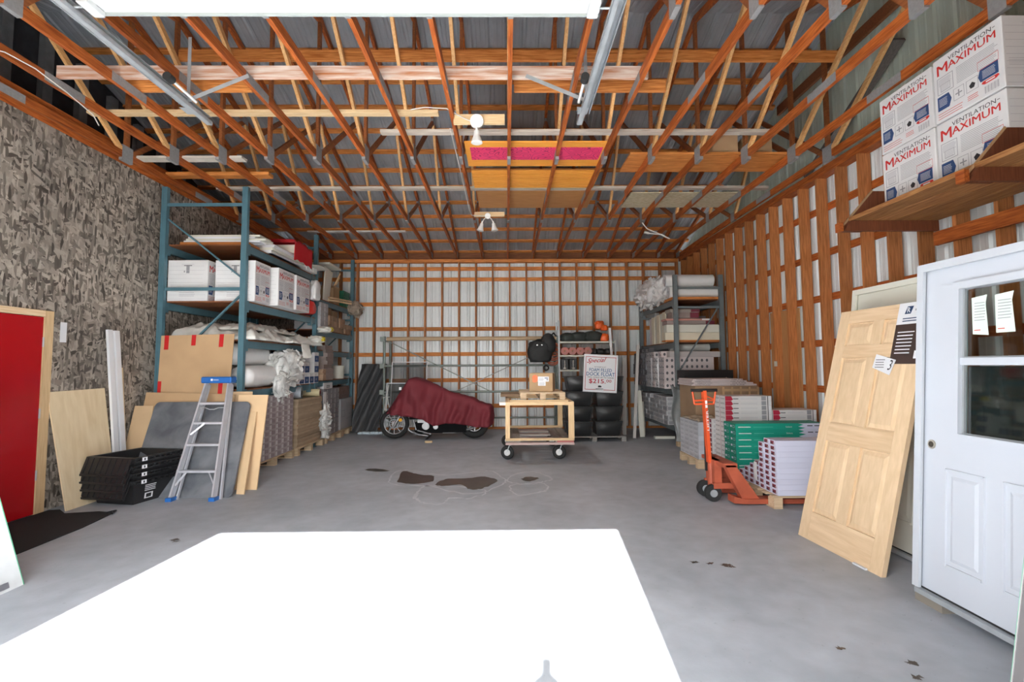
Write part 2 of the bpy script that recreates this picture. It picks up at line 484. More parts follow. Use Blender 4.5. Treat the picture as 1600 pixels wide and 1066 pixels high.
WX, EX, NY = -4.87, 4.18, 12.07
RIDGE = 6.28
def roofz(y): return 4.20+.30*(12.3-y) if y > RIDGE else 4.20+.30*(12.3-RIDGE)-.30*(RIDGE-y)
PROF = [(0, 0), (.022, .019), (.05, .019), (.072, 0), (.12, 0), (.127, .004), (.145, .004), (.152, 0), (.19, 0), (.197, .004), (.215, .004), (.222, 0)]
def ribs(a0, a1):
    out = []; k = 0
    while True:
        for p, h in PROF:
            x = a0+k*.2286+p
            if x > a1: out.append((a1, 0)); return out
            out.append((x, h))
        k += 1
# back wall
wb = struct_root('wall_back')
def strip_wall(prof, fn0, fn1):
    mb = MB(); vs = []
    for a, h in prof: vs += [fn0(a, h), fn1(a, h)]
    mb.add(vs, [(2*i, 2*i+2, 2*i+3, 2*i+1) for i in range(len(prof)-1)])
    return mb
strip_wall(ribs(-6.2, 4.46), lambda a, h: (a, 12.235+.019-h, 0), lambda a, h: (a, 12.235+.019-h, 4.285)).build('siding', SIDING, wb)
k = 0
while True:
    x = -3.167+.4064*(k-4)
    if x > 4.2: break
    MB().box(x-.019, x+.019, NY, NY+.14, .04, 3.985).build('stud', ORZ, wb); k += 1
for z in (.53, 1.15, 1.78, 2.39, 2.99, 3.60, 3.86):
    for x0, x1 in ((-4.86, -2.0), (-1.995, .9), (.905, 4.17)):
        dz = random.uniform(-.008, .008)
        MB().box(x0, x1, NY+.142, NY+.161, z-.047+dz, z+.047+dz).build('strapping_board', ORX, wb)
for x0, x1 in ((-4.86, -.5), (-.497, 4.17)):
    MB().box(x0, x1, NY-.005, NY+.14, 4.025, 4.062).build('top_plate', ORX, wb)
    MB().box(x0, x1, NY, NY+.14, 3.986, 4.023).build('top_plate', ORX, wb)
MB().box(-4.86, 4.17, NY, NY+.14, .001, .039).build('bottom_plate', ORX, wb)
MB().box(-4.86, 4.17, NY+.136, NY+.156, 4.064, 4.27).build('eave_blocking', DKBROWN, wb)
# right wall
wr = struct_root('wall_right')
strip_wall(ribs(.3, 12.25), lambda a, h: (EX+.162+.019-h, a, 0), lambda a, h: (EX+.162+.019-h, a, 4.05)).build('siding', SIDING, wr)
strip_wall(ribs(.3, 12.25), lambda a, h: (EX+.21-h, a, 4.04), lambda a, h: (EX+.21-h, a, roofz(a)+.085)).build('gable_siding', GABLE, wr)
y = 12.05-.4064*.35; i = 0
while y > .5:
    MB().box(EX, EX+.14, y-.019, y+.019, .04, 3.985).build('stud', ORZ, wr); y -= .4064
for z in (.53, 1.15, 1.78, 2.39, 2.99, 3.60):
    for y0, y1 in ((.5, 4.3), (4.305, 8.2), (8.205, 12.05)):
        MB().box(EX+.142, EX+.16, y0, y1, z-.047, z+.047).build('strapping_board', ORY, wr)
MB().box(EX-.004, EX+.15, .42, 12.06, 4.025, 4.09).build('top_plate', ORY, wr)
MB().box(EX, EX+.14, .42, 12.06, 3.986, 4.023).build('top_plate', ORY, wr)
MB().box(EX, EX+.14, .42, 12.06, .001, .039).build('bottom_plate', ORY, wr)
MB().box(EX+.118, EX+.139, 7.35, 8.15, .04, 2.32).build('plywood_infill', wood('brown_plywood', (.42, .20, .07), (.52, .27, .11), 2), wr)
MB().box(EX-.04, EX-.002, 1.4, 4.78, 2.63, 2.76).build('ledger_board', ORY, wr)
MB().box(EX+.06, EX+.10, 4.6, 7.6, 5.36, 5.5).build('gable_beam', DKBROWN, wr)
MB().box(EX+.02, EX+.06, 4.05, 4.2, 4.1, 5.25).build('gable_post', wood('grey_post', (.30, .27, .24), (.42, .39, .35), 2), wr)
MB().beam((EX+.08, 6.9, 4.12), (EX+.08, 5.2, 5.0), .04, .14, up=(1, 0, 0)).build('gable_beam', wood('dark_grey_brown', (.07, .06, .055), (.12, .10, .09), 1), wr)
fc = MB().box(EX-.002, EX-.001, 7.77, 7.86, 1.46, 1.54, 0)
fc.build('paper_note', CREAM, wr)
# left wall
wl = struct_root('wall_left')
y = .42
for y1 in (1.6, 4.04, 6.48, 8.92, 12.06):
    MB().box(WX-.02, WX, y+.002, y1-.002, 0, 4.085).build('strand_panel', OSB, wl); y = y1
MB().box(WX-.06, WX+.002, .42, 6.3, 4.087, 4.32).build('top_beam', ORY, wl)
MB().box(WX-.06, WX+.002, 6.305, 12.06, 4.087, 4.32).build('top_beam', ORY, wl)
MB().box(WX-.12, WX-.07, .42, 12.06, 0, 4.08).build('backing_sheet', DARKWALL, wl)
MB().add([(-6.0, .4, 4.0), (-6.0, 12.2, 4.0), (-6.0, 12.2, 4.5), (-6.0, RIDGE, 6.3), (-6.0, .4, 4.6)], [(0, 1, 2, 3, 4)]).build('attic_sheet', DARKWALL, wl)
y = .8; gs = mat('grey_attic_stud', (.16, .17, .18), .8, 0, .2, 6)
while y < 12:
    MB().box(-5.98, -5.9, y, y+.14, 4.0, roofz(y)-.1).build('attic_stud', gs, wl); y += .55
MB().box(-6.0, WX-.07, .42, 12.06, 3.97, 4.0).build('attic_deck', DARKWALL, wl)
MB().box(WX+.001, WX+.004, 5.56, 5.64, 1.78, 2.0).build('tape_strip', WHITE, wl)
# front wall round the overhead doorway
wf = struct_root('wall_front')
FW = mat('front_wall_sheathing', (.45, .36, .26), .8)
mb = MB()
mb.box(-6.2, -2.955, .25, .41, 0, 4.5); mb.box(.64, 4.35, .25, .41, 0, 4.5); mb.box(-2.955, .64, .25, .41, 3.11, 4.5)
mb.build('sheathing', FW, wf)
# ceiling: roof sheets and purlins
ce = struct_root('ceiling')
pr = ribs(-6.4, 4.5)
strip_wall(pr, lambda a, h: (a, RIDGE, roofz(RIDGE)+.06+h), lambda a, h: (a, 12.6, roofz(12.6)+.06+h)).build('roof_sheet', ROOFM, ce)
strip_wall(pr, lambda a, h: (a, -.2, roofz(-.2)+.06+h), lambda a, h: (a, RIDGE, roofz(RIDGE)+.06+h)).build('roof_sheet', ROOFM, ce)
nrm = Vector((0, .30, 1)).normalized()
for side in (0, 1):
    d = .10
    while d < 5.9:
        y = 12.3-d if side == 0 else .26+d
        z = roofz(y)+.04
        for x0, x1 in ((-6.0, -1.6), (-1.595, 4.3)):
            MB().beam((x0, y, z), (x1, y, z), .085, .036, up=(0, .3 if side == 0 else -.3, 1)).build('purlin', ORX, ce)
        d += .49
# ------------------------------------------------------------------ roof trusses
def HC(y): return 4.055+.065*(1-((y-6.25)/5.9)**2)
def bump_plate(mb, x, y, z, dy, dz):
    for s in (-1, 1):
        xx = x+s*.021
        mb.box(min(xx, xx+s*.002), max(xx, xx+s*.002), y-dy, y+dy, z-dz, z+dz)
NT = 16
for n in range(NT):
    i = n-8                       # chord just right of the middle is 0
    X = .045+.607*i
    if n == 0: X += .02
    if n == 15: X = 4.145
    fr = NT-n
    lab = 'stained timber roof truss, %s from the right wall' % ORD[fr-1] if fr > 1 else 'stained timber roof truss nearest the right wall'
    if n == 0: lab = 'stained timber roof truss right beside the grey strand board wall'
    T = thing('roof_truss', lab, 'roof truss', (X, 6.25, 4.055), 0, 'roof trusses')
    jy = [12.2, 10.9, 9.0, 7.9, 6.28, 4.7, 3.5, 1.6, .3]
    segs = [(12.2, 7.9), (7.9, 4.7), (4.7, .42)]
    for a, b in segs:
        mb = MB(); m = 4
        for k in range(m):
            y0 = a+(b-a)*k/m; y1 = a+(b-a)*(k+1)/m
            mb.beam((X, y0, HC(y0)+.045), (X, y1, HC(y1)+.045), .038, .089)
        mb.build('bottom_chord', ORY, T, False)
    for a, b in ((12.45, RIDGE), (.12, RIDGE)):
        MB().beam((X, a, roofz(a)-.03), (X, b, roofz(b)-.03), .038, .089).build('top_chord', ORY, T, False)
    def web(y0, y1, m, up0=.07):
        MB().beam((X, y0, HC(y0)+up0), (X, y1, roofz(y1)-.07), .036, .064).build('web', m, T, False)
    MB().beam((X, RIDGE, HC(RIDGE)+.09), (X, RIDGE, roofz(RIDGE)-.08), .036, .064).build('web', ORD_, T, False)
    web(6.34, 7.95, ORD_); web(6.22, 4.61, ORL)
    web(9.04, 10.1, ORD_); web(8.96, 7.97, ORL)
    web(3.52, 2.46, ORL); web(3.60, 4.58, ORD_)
    pls = [(yj, HC(yj)+.065, dy, dz) for yj, dy, dz in ((6.28, .09, .10), (9.0, .07, .08), (3.56, .07, .08))]
    pls += [(yj, HC(yj)+.045, .22, .042) for yj in (7.9, 4.7)]
    pls += [(yj, roofz(yj)-.05, .09, .05) for yj in (7.95, 10.1, 4.6, 2.46)]
    pls.append((11.95, HC(11.95)+.07, .12, .06))
    for yj, zj, dy, dz in pls:
        MB().box(X-.021, X+.021, yj-dy, yj+dy, zj-dz, zj+dz).build('gusset_plate', PLATE, T, False)

def board(x0, x1, y, z0, w, h, m, lab, nm='loose_board', g=None, tilt=0):
    o = MB().beam((x0, y, z0+h/2), (x1, y, z0+h/2+tilt), w, h).build(nm, m)
    return tag(o, lab, 'board', g)
board(-4.2, 1.36, 4.63, 4.215, .04, .115, WHITEWASH, 'long plank streaked with whitewash lying across the truss bottom chords')
board(-3.75, -2.5, 4.86, 4.215, .038, .115, ORX, 'short orange plank beside the left door track behind whitewashed plank')
board(.09, 1.60, 4.86, 4.215, .038, .115, ORX, 'short orange plank beside the right door track behind whitewashed plank')
board(-4.45, -.72, 5.30, 4.205, .089, .036, RAWX, 'thin fresh yellow board across left roof trusses ending by the round lamp')
board(-3.6, 3.75, 5.42, 4.88, .038, .12, ORX, 'long orange brace plank nailed to the truss webs above the whitewashed plank')
board(-4.4, 4.05, 7.62, 4.2, .10, .038, GRX, 'long weathered grey board over the chords in front of plywood panels')
board(-1.45, 3.2, 5.75, 4.205, .089, .036, GRX, 'weathered grey board across right chords behind the round lamp')
board(-3.95, -2.0, 10.0, 4.175, .11, .022, mat('pale_grey_board', (.56, .53, .50), .8, 0, .1, 6), 'short pale board on the chords near the left rack top')
board(-4.8, -3.42, 6.5, 4.205, .14, .03, mat('pale_board', (.62, .58, .50), .8, 0, .1, 6), 'short pale wide board over the three leftmost trusses')
board(-4.8, -3.35, 7.1, 4.205, .14, .05, ORX, 'short orange board over the leftmost trusses behind a pale board')
# panels lying on the chords
def panel_thing(name, x0, x1, y0, y1, z, t, m, lab, cat='panel'):
    return tag(MB().box(x0, x1, y0, y1, z, z+t).build(name, m), lab, cat)
ZB = 4.206
yw = wood('yellow_plywood', (.78, .30, .035), (.88, .40, .07), 0, orand=.02)
t = thing('plywood_layer', 'orange plywood panel with a pink swirl-printed strip above the middle trusses', 'panel', (.4, 6.3, ZB))
MB().box(-.50, 1.28, 5.98, 6.72, ZB, ZB+.018).build('plywood_sheet', yw, t, False)
MB().box(-.44, 1.22, 6.12, 6.50, ZB-.003, ZB-.0005).build('pink_strip', PINK, t, False)
t = thing('ribbed_plywood', 'orange ribbed plywood panel behind the pink-striped one above middle trusses', 'panel', (.4, 7.3, ZB))
MB().box(-.47, 1.33, 6.86, 7.55, ZB, ZB+.018).build('plywood_sheet', wood('groove_plywood', (.30, .11, .02), (.36, .14, .03), 0, orand=.02), t, False)
mb = MB()
for k in range(12): MB().box(-.47, 1.33, 6.862+k*.0575, 6.905+k*.0575, ZB-.008, ZB-.0005).build('rib', yw, t, False)
bp_ = wood('brown_ply_panel', (.40, .17, .05), (.52, .25, .09), 0, orand=.05)
panel_thing('brown_plywood', -.45, 1.40, 7.70, 8.55, ZB, .018, bp_, 'plain brown plywood panel farthest back above the middle trusses')
panel_thing('plank_platform', 1.62, 3.72, 6.38, 6.98, ZB+.02, .03, ORX, 'reddish plank platform over the right-hand trusses under cardboard boxes')
osbp = mat('pale_strand_board', (.42, .34, .20), .8, 0, 0, 16, (1, 3, 1), (.64, .56, .40), detail=5)
panel_thing('strand_board', 1.98, 3.72, 7.80, 8.55, ZB, .016, osbp, 'pale strand board panel lying on the chords near the right wall')
for x0, x1, h, lab in ((2.55, 3.05, .30, 'brown cardboard box up in the trusses, left of a pair'), (3.1, 3.5, .26, 'brown cardboard box up in the trusses, right of a pair')):
    t = thing('cardboard_box', lab, 'box', (x0, 6.45, ZB+.052))
    MB().box(x0+.07, x1, 6.42, 6.9, ZB+.052, ZB+.052+h).build('carton_body', CARD, t, False, bevel=.004)
    MB().box(x0+.07+(x1-x0)*.4, x0+.07+(x1-x0)*.5, 6.418, 6.902, ZB+.053+h, ZB+.0545+h).build('tape', mat('packing_tape', (.58, .42, .22), .3), t, False)

# ------------------------------------------------------------------ lamps on the trusses
def flood(parent, x, y, z, dx=0, dy=0, n='lamp_head'):
    mb = MB()
    mb.cyl((x, y, z), (x+dx*.3, y+dy*.3, z-.04), .014, 10)
    mb.cyl((x+dx*.3, y+dy*.3, z-.04), (x+dx*.5, y+dy*.5, z-.085), .03, 14, r2=.034)
    mb.cyl((x+dx*.5, y+dy*.5, z-.085), (x+dx, y+dy, z-.165), .034, 16, r2=.062)
    o = mb.build(n, mat('lamp_white', (.82, .82, .80), .35), parent, False)
    mb = MB(); mb.cyl((x+dx*1.0, y+dy*1.0, z-.1655), (x+dx*1.05, y+dy*1.05, z-.172), .058, 16, r2=.05)
    mb.build('lamp_lens', mat('lamp_lens', (.75, .75, .72), .15), o, True)
    return o
def fix_child(o):  # lens built in world coordinates under a lamp head: shift to the head's frame
    for c in o.children:
        l = o.parent.location
        for v in c.data.vertices: v.co = Vector(v.co)-l
t = thing('flood_lamp', 'round white junction box with one flood lamp hanging from the middle trusses', 'lamp', (-.3, 5.2, 4.1))
MB().box(-.55, -.006, 5.22, 5.26, 4.07, 4.17).build('mounting_block', RAWX, t, False)
MB().cyl((-.30, 5.215, 4.08), (-.30, 5.16, 4.065), .07, 22).build('junction_box', mat('lamp_white', (.82, .82, .80)), t, False)
fix_child(flood(t, -.30, 5.17, 4.0))
cordm = mat('white_cord', (.72, .70, .66), .5)
pts = [(-1.0, 5.2, 4.21), (-.85, 5.2, 4.235), (-.62, 5.2, 4.22), (-.45, 5.2, 4.12), (-.36, 5.2, 4.08)]
MB().tube(pts, .005, 6).build('cord', cordm, t, False)
t = thing('flood_lamp', 'twin white flood lamps hanging under the brown plywood panel', 'lamp', (-.31, 8.6, 4.1))
MB().box(-.55, -.02, 8.62, 8.66, 4.08, 4.16).build('mounting_block', RAWX, t, False)
MB().cyl((-.31, 8.6, 4.09), (-.31, 8.56, 4.07), .05, 16).build('junction_box', mat('lamp_white', (.82, .82, .80)), t, False)
MB().tube([(-.31, 8.57, 4.07), (-.37, 8.57, 4.02), (-.40, 8.57, 3.97)], .008).tube([(-.31, 8.57, 4.07), (-.25, 8.57, 4.02), (-.22, 8.57, 3.97)], .008).build('arm', cordm, t, False)
fix_child(flood(t, -.40, 8.57, 3.98, -.04)); fix_child(flood(t, -.22, 8.57, 3.98, .03))
def fill_spot(x, y, z, e):        # fill spot added below a flood lamp lens to brighten the far floor
    l = bpy.data.lights.new('lamp_fill_spot', 'SPOT'); l.energy = e; l.spot_size = math.radians(150); l.spot_blend = .9
    l.shadow_soft_size = .06; l.color = (1, .97, .93)
    o = bpy.data.objects.new('lamp_fill_spot', l); C.objects.link(o); o.location = (x, y, z)
fill_spot(-.44, 8.57, 3.79, 20); fill_spot(-.19, 8.57, 3.79, 20); fill_spot(-.30, 5.17, 3.81, 5)
tag(MB().tube([(-.59, 5.26, 4.03), (-.590, 6.2, 4.05), (-.592, 7.2, 4.05), (-.592, 8.1, 4.04), (-.58, 8.45, 4.05), (-.45, 8.58, 4.08), (-.36, 8.59, 4.075)], .006).build('cord', cordm),
    'white electric cord running along a chord between the two lamps', 'cord')
t = tag(MB().tube([(2.475, 9.0, 4.07), (2.56, 8.98, 3.95), (2.75, 8.95, 3.86), (2.9, 8.95, 3.78)], .01).cyl((2.5, 8.95, 3.88), (2.58, 8.95, 3.86), .022, 10).tube([(2.58, 8.95, 3.86), (2.8, 8.95, 3.84), (2.95, 8.95, 3.76)], .012).build('cord', cordm),
    'white cord with plug dangling under the strand board panel at right', 'cord')
tag(MB().tube([(-4.15, 3.9, 4.05), (-4.12, 4.05, 4.10), (-4.1, 4.3, 4.11), (-4.08, 4.6, 4.06), (-4.08, 4.9, 4.0), (-4.1, 5.0, 3.94)], .005).build('cord', cordm),
    'white cord drooping from the truss near the upper left wall', 'cord')

# ------------------------------------------------------------------ overhead door, open
t = thing('overhead_door', 'white sectional overhead door rolled up under the roof trusses', 'door', (-1.05, 2.0, 3.87))
DW = mat('overhead_door_white', (.58, .60, .60), .4, 0, .02, 2)
for k in range(5):
    y0 = 3.28-.555*(k+1); y1 = 3.28-.555*k-.006
    d = MB().box(-2.70, .64, y0, y1, 3.88, 3.925).build('door_panel', DW, t, False)
    mb = MB()
    for yy in (.09, .20, .31, .42): mb.box(-2.695, .635, y0+yy, y0+yy+.05, 3.874, 3.8795)
    mb.build('panel_rib', DW, d, True).location = (0, 0, 0)
    for c in d.children:
        for v in c.data.vertices: v.co = Vector(v.co)-t.location
MB().box(-2.70, .64, 3.276, 3.292, 3.865, 3.93).build('bottom_seal', mat('seal_grey', (.35, .38, .37), .6), t, False)
def rail(x, s, lab):
    T = thing('door_track', lab, 'door track', (x, 2.8, 3.87), 0, 'overhead door tracks')
    mb = MB()
    mb.box(x-.004, x+.004, .55, 4.75, 3.82, 3.90); mb.box(min(x, x-s*.03), max(x, x-s*.03), .55, 4.75, 3.895, 3.90)
    mb.box(min(x, x-s*.045), max(x, x-s*.045), .55, 4.75, 3.82, 3.826); mb.box(x-s*.045-.003, x-s*.045+.003, .55, 4.75, 3.82, 3.85)
    mb.build('rail', GALV, T, False)
    MB().box(min(x+s*.006, x+s*.05), max(x+s*.006, x+s*.05), .55, 4.6, 3.895, 3.901).box(x+s*.048-.003, x+s*.048+.003, .55, 4.6, 3.85, 3.9).build('angle_iron', GALV, T, False)
    MB().beam((x, 4.45, 3.9), (x-.005, 4.45, 4.5), .03, .004, up=(0, 1, 0)).build('hanger', GALV, T, False)
    MB().beam((x+s*.01, 4.42, 3.88), (x-s*.55, 4.42, 4.12), .035, .005, up=(0, 1, 0)).build('sway_brace', GALV, T, False)
    MB().cyl((x-s*.07, 4.12, 3.90), (x-s*.07, 4.45, 3.89), .013, 10).build('bumper_rod', mat('bumper_white', (.7, .7, .7), .3), T, False)
    MB().cyl((x-s*.07, 4.05, 3.90), (x-s*.07, 4.12, 3.90), .035, 14).build('bumper_pad', BLACKR, T, False)
    MB().box(x-.07, x+.02, 4.44, 4.56, 3.83, 3.835).box(x-.07, x+.02, 4.555, 4.56, 3.83, 3.90).build('end_bracket', GALV, T, False)
    MB().box(x-s*.15-.035, x-s*.15+.035, 3.12, 3.27, 3.84, 3.872).build('roller_bracket', DW, T, False)
    mb = MB(); mb.cyl((x-s*.13, 3.2, 3.862), (x-s*.03, 3.2, 3.862), .008, 8)
    mb.build('roller_stem', GALV, T, False)
rail(.74, 1, 'galvanised door track hanging right of the raised overhead door')
rail(-2.86, -1, 'galvanised door track hanging left of the raised overhead door')

# ------------------------------------------------------------------ left wall: red door, mat
d = struct_root('door_1'); d.location = (-4.85, 4.9, 0)
MB().box(-4.868, -4.835, 4.42, 5.32, .01, 2.03).build('door_slab', REDP, d, False)
for a, b, z0, z1 in ((5.325, 5.43, 0, 2.10), (4.31, 4.415, 0, 2.10)):
    MB().box(-4.868, -4.825, a, b, z0, z1).build('door_casing', RAWZ, d, False)
MB().box(-4.868, -4.822, 4.415, 5.325, 2.035, 2.10).build('door_casing', RAWY, d, False)
for z in (.35, .98, 1.72):
    MB().cyl((-4.828, 5.322, z), (-4.828, 5.322, z+.1), .008, 8).build('hinge', GALV, d, False)
mp = [(-4.82, 4.30), (-3.95, 4.22), (-3.98, 4.9), (-4.06, 5.38), (-4.25, 5.42), (-4.55, 5.36), (-4.72, 5.5), (-4.82, 5.48)]
t = thing('floor_mat', 'black rubber floor mat in front of the red door', 'mat', (-4.4, 4.9, 0))
MB().prism([(x, y, .001) for x, y in mp], (0, 0, .008)).build('rubber_sheet', MAT_, t, False)
MB().tube([(-4.12, 5.36, .012), (-4.04, 5.38, .028), (-4.02, 5.30, .016)], .008).build('curled_corner', MAT_, t, False)
# leaning plywood and white trims
tag(MB().sheet((-4.62, 5.46, 0), (-4.62, 6.14, 0), (-4.845, 6.18, 1.255), (-4.845, 5.42, 1.245), .014).build('plywood_sheet', PLY),
    'pale plywood sheet leaning on the grey wall beside the red door', 'plywood')
tag(MB().beam((-4.66, 6.22, .0), (-4.83, 6.19, 1.96), .075, .03, up=(1, 0, .1)).build('trim_board', WHITE), 'white trim board leaning on grey wall, left of two', 'trim', 'white trim boards on the left wall')
tag(MB().beam((-4.66, 6.33, .0), (-4.83, 6.30, 1.955), .075, .03, up=(1, 0, .1)).build('trim_board', WHITE), 'white trim board leaning on grey wall, right of two', 'trim', 'white trim boards on the left wall')
tag(MB().sheet((-4.72, 6.38, 0), (-4.72, 6.46, 0), (-4.845, 6.46, 1.5), (-4.845, 6.38, 1.5), .012).build('plywood_strip', PLY), 'narrow plywood strip standing behind the two white trims', 'plywood')

# ------------------------------------------------------------------ black totes
def tote(z, i, lab):
    T = thing('storage_tote', lab, 'tote', (-4.27, 5.98, z), math.radians(-13), 'nested black totes')
    T.scale = (.90, .90, 1)
    w, d, h = .62, .62, .27
    mb = MB()
    b = [(-.27, -.28), (.27, -.28), (.27, .28), (-.27, .28)]; tt = [(-.33, -.33), (.33, -.33), (.33, .33), (-.33, .33)]
    vs = [(x, y, 0) for x, y in b]+[(x, y, h) for x, y in tt]
    ii = [(x*.95, y*.95, h) for x, y in tt]+[(x*.95, y*.95, .01) for x, y in b]
    mb.add(vs+ii, [(3, 2, 1, 0), (0, 1, 5, 4), (1, 2, 6, 5), (2, 3, 7, 6), (3, 0, 4, 7), (4, 5, 9, 8), (5, 6, 10, 9), (6, 7, 11, 10), (7, 4, 8, 11),
                   (8, 9, 13, 12), (9, 10, 14, 13), (10, 11, 15, 14), (11, 8, 12, 15), (12, 13, 14, 15)])
    mb.build('body', BLACKP, T)
    mb = MB()
    for (x0, x1, y0, y1) in ((-.36, .36, -.36, -.33), (-.36, .36, .33, .36), (.33, .36, -.33, .33), (-.36, -.33, -.33, .33)):
        mb.box(x0, x1, y0, y1, h-.05, h-.035); mb.box(x0, x1, y0, y1, h-.012, h)
    for k in range(9):
        x = -.32+k*.08
        mb.box(x-.005, x+.005, -.36, -.325, h-.036, h-.012)
        mb.box(.325, .36, x-.005, x+.005, h-.036, h-.012)
    mb.build('rim', BLACKP, T)
    # lid flap folded out and hanging over the front, ribbed
    zz = h
    mb = MB(); a = Vector((-.34, -.345, zz)); 
    fl = [(-.36, -.362, h-.005), (.32, -.362, h-.005), (.31, -.43, h-.185), (-.37, -.43, h-.185)]
    mb.sheet(fl[3], fl[2], fl[1], fl[0], .008)
    for k in range(8):
        x = -.32+k*.085
        mb.beam((x, -.366, h-.01), (x-.005, -.432, h-.17), .012, .012, up=(0, 1, 0))
    mb.beam((-.35, -.437, h-.185), (.31, -.437, h-.185), .02, .02)
    mb.build('lid_flap', BLACKP, T)
    mb = MB(); F = Face(mb, (.362, -.30, h-.05), (0, .5, 0), (0, 0, .05), .001)
    F.rect(.08, .1, .22, .9, 0); 
    mb.build('label', WHITE, T)
    mb = MB(); F = Face(mb, (.362, -.30, h-.05), (0, .5, 0), (0, 0, .05), .002)
    F.text('1', .13, .25, .17, .75, 0); mb.build('label_print', BLACKINK, T)
    return T
zt = 0
for i in range(4):
    T = tote(i*.082+.0, i, 'black lidded tote, %s of the nested stack by the ladder' % (['bottom one', 'second up', 'third up', 'topmost'][i]))
    if i == 0:
        mb = MB()
        F = Face(mb, (.30, -.22, .03), (0, .4, 0), (.028, 0, .19), .012)
        F.lines(.1, .55, .5, .95, 4, 0, 1)
        for (a, b, c_, d_) in ((.12, .25, .4, .35),): F.frame(a, .1, c_, .42, .05, 0, 1)
        mb.build('printed_logo', WHITE, T)

# ------------------------------------------------------------------ sheets leaning at the left rack
tag(MB().sheet((-4.62, 6.72, 0), (-3.70, 6.70, 0), (-3.71, 6.93, 1.95), (-4.70, 6.93, 1.93), .006).build('cardboard_sheet', CARD),
    'tall brown cardboard sheet with red tape leaning on the blue rack', 'cardboard')
CS = bpy.data.objects['cardboard_sheet']
rt = mat('red_tape', (.55, .02, .02), .35)
mb = MB()
cq = [Vector(q) for q in ((-4.62, 6.72, 0), (-3.70, 6.70, 0), (-3.71, 6.93, 1.95), (-4.70, 6.93, 1.93))]
def cb(u, v): return cq[0]*(1-u)*(1-v)+cq[1]*u*(1-v)+cq[2]*u*v+cq[3]*(1-u)*v+Vector((0, -.003, 0))
for u0, u1, v0, v1 in ((.05, .11, .90, 1.0), (.42, .48, .925, 1.0), (.80, .86, .91, 1.0), (.84, .90, .53, .69), (.0, .05, .55, .68)):
    o = MB().quad(cb(u0, v0), cb(u1, v0), cb(u1, v1), cb(u0, v1)).build('red_tape', rt, CS, False)
tag(MB().sheet((-4.72, 6.44, 0), (-3.52, 6.40, 0), (-3.60, 6.78, 1.14), (-4.78, 6.80, 1.17), .006).build('cardboard_sheet', CARD),
    'wide brown cardboard sheet directly behind the dark grey slab', 'cardboard')
tag(MB().sheet((-4.78, 6.32, 0), (-4.46, 6.32, 0), (-4.61, 6.70, 1.0), (-4.85, 6.70, 1.0), .006).build('cardboard_sheet', CARDL),
    'lower cardboard offcut left of the dark grey slab', 'cardboard')
# slate slab with rounded corners
T = thing('slate_board', 'dark grey slab board with rounded corners leaning behind the ladder', 'board', (-3.8, 6.0, 0))
bl, br, tr, tl = Vector((-4.40, 5.99, 0)), Vector((-3.17, 5.96, 0)), Vector((-3.33, 6.66, 1.05)), Vector((-4.58, 6.70, 1.05))
def bil(u, v): return bl*(1-u)*(1-v)+br*u*(1-v)+tr*u*v+tl*(1-u)*v
pts = []
for cu, cv, a0 in ((.05, .05, 180), (.95, .05, 270), (.95, .95, 0), (.05, .95, 90)):
    for k in range(5):
        a = math.radians(a0+k*22.5); pts.append(bil(cu+.05*math.cos(a), cv+.05*math.sin(a)))
nr = (br-bl).cross(tl-bl).normalized()
MB().prism(pts, -nr*.035).build('slab', SLATE, T, False, bevel=.004)
# pale boards right of the slab
tag(MB().sheet((-3.38, 6.34, 0), (-3.06, 6.32, 0), (-3.15, 6.75, 1.13), (-3.54, 6.76, 1.13), .02).build('fibreboard', CARDL), 'wide pale tan fibreboard leaning right of the grey slab', 'board')
tag(MB().sheet((-3.20, 6.12, 0), (-3.10, 6.10, 0), (-3.24, 6.64, .92), (-3.42, 6.66, .92), .016).build('fibreboard', CARDL), 'narrow pale wooden strip leaning between grey slab and wide fibreboard', 'board')
tag(MB().sheet((-3.66, 6.60, 0), (-3.2, 6.58, 0), (-3.40, 6.84, 1.17), (-3.66, 6.85, 1.17), .006).build('cardboard_sheet', CARDL), 'pale cardboard just behind the wide tan fibreboard', 'cardboard')

# ------------------------------------------------------------------ ladder
T = thing('step_ladder', 'folded aluminium step ladder with blue cap leaning by the grey slab', 'ladder', (-3.55, 5.86, 0))
f0, f1 = Vector((-3.78, 5.84, .03)), Vector((-3.30, 5.84, .03))
t0, t1 = Vector((-3.84, 6.56, 1.30)), Vector((-3.55, 6.56, 1.30))
back = Vector((0, .055, -.03))
for a, b in ((f0, t0), (f1, t1)):
    MB().beam(a, b, .022, .07, up=(0, 1, .4)).build('rail', ALU, T, False)
    MB().beam(a+back+(Vector((.03, 0, 0)) if a is f0 else Vector((.045, 0, 0))), b+back, .02, .03, up=(0, 1, .4)).build('rear_leg', ALU, T, False)
    MB().box(a.x-.035, a.x+.03, a.y-.05, a.y+.05, .0, .04).build('foot', BLUEP, T, False)
for i, k in enumerate((.21, .43, .62, .80)):
    a = f0.lerp(t0, k); b = f1.lerp(t1, k)
    st = MB().beam(a, b, .07, .025).build('step', ALU, T, False)
    if i in (0, 2):
        mb = MB()
        if i == 0:
            MB().beam(a+Vector((.09, -.02, -.01)), f0.lerp(t0, .10)+Vector((.01, -.02, 0)), .006, .02).build('brace', ALU, T, False)
            mb.beam(b+Vector((-.09, -.02, -.01)), f1.lerp(t1, .10)+Vector((-.01, -.02, 0)), .006, .02)
        else:
            mb.beam(a+Vector((.14, -.03, -.0)), f0.lerp(t0, .52)+Vector((.01, -.03, 0)), .008, .02)
        mb.build('brace', ALU, T, False)
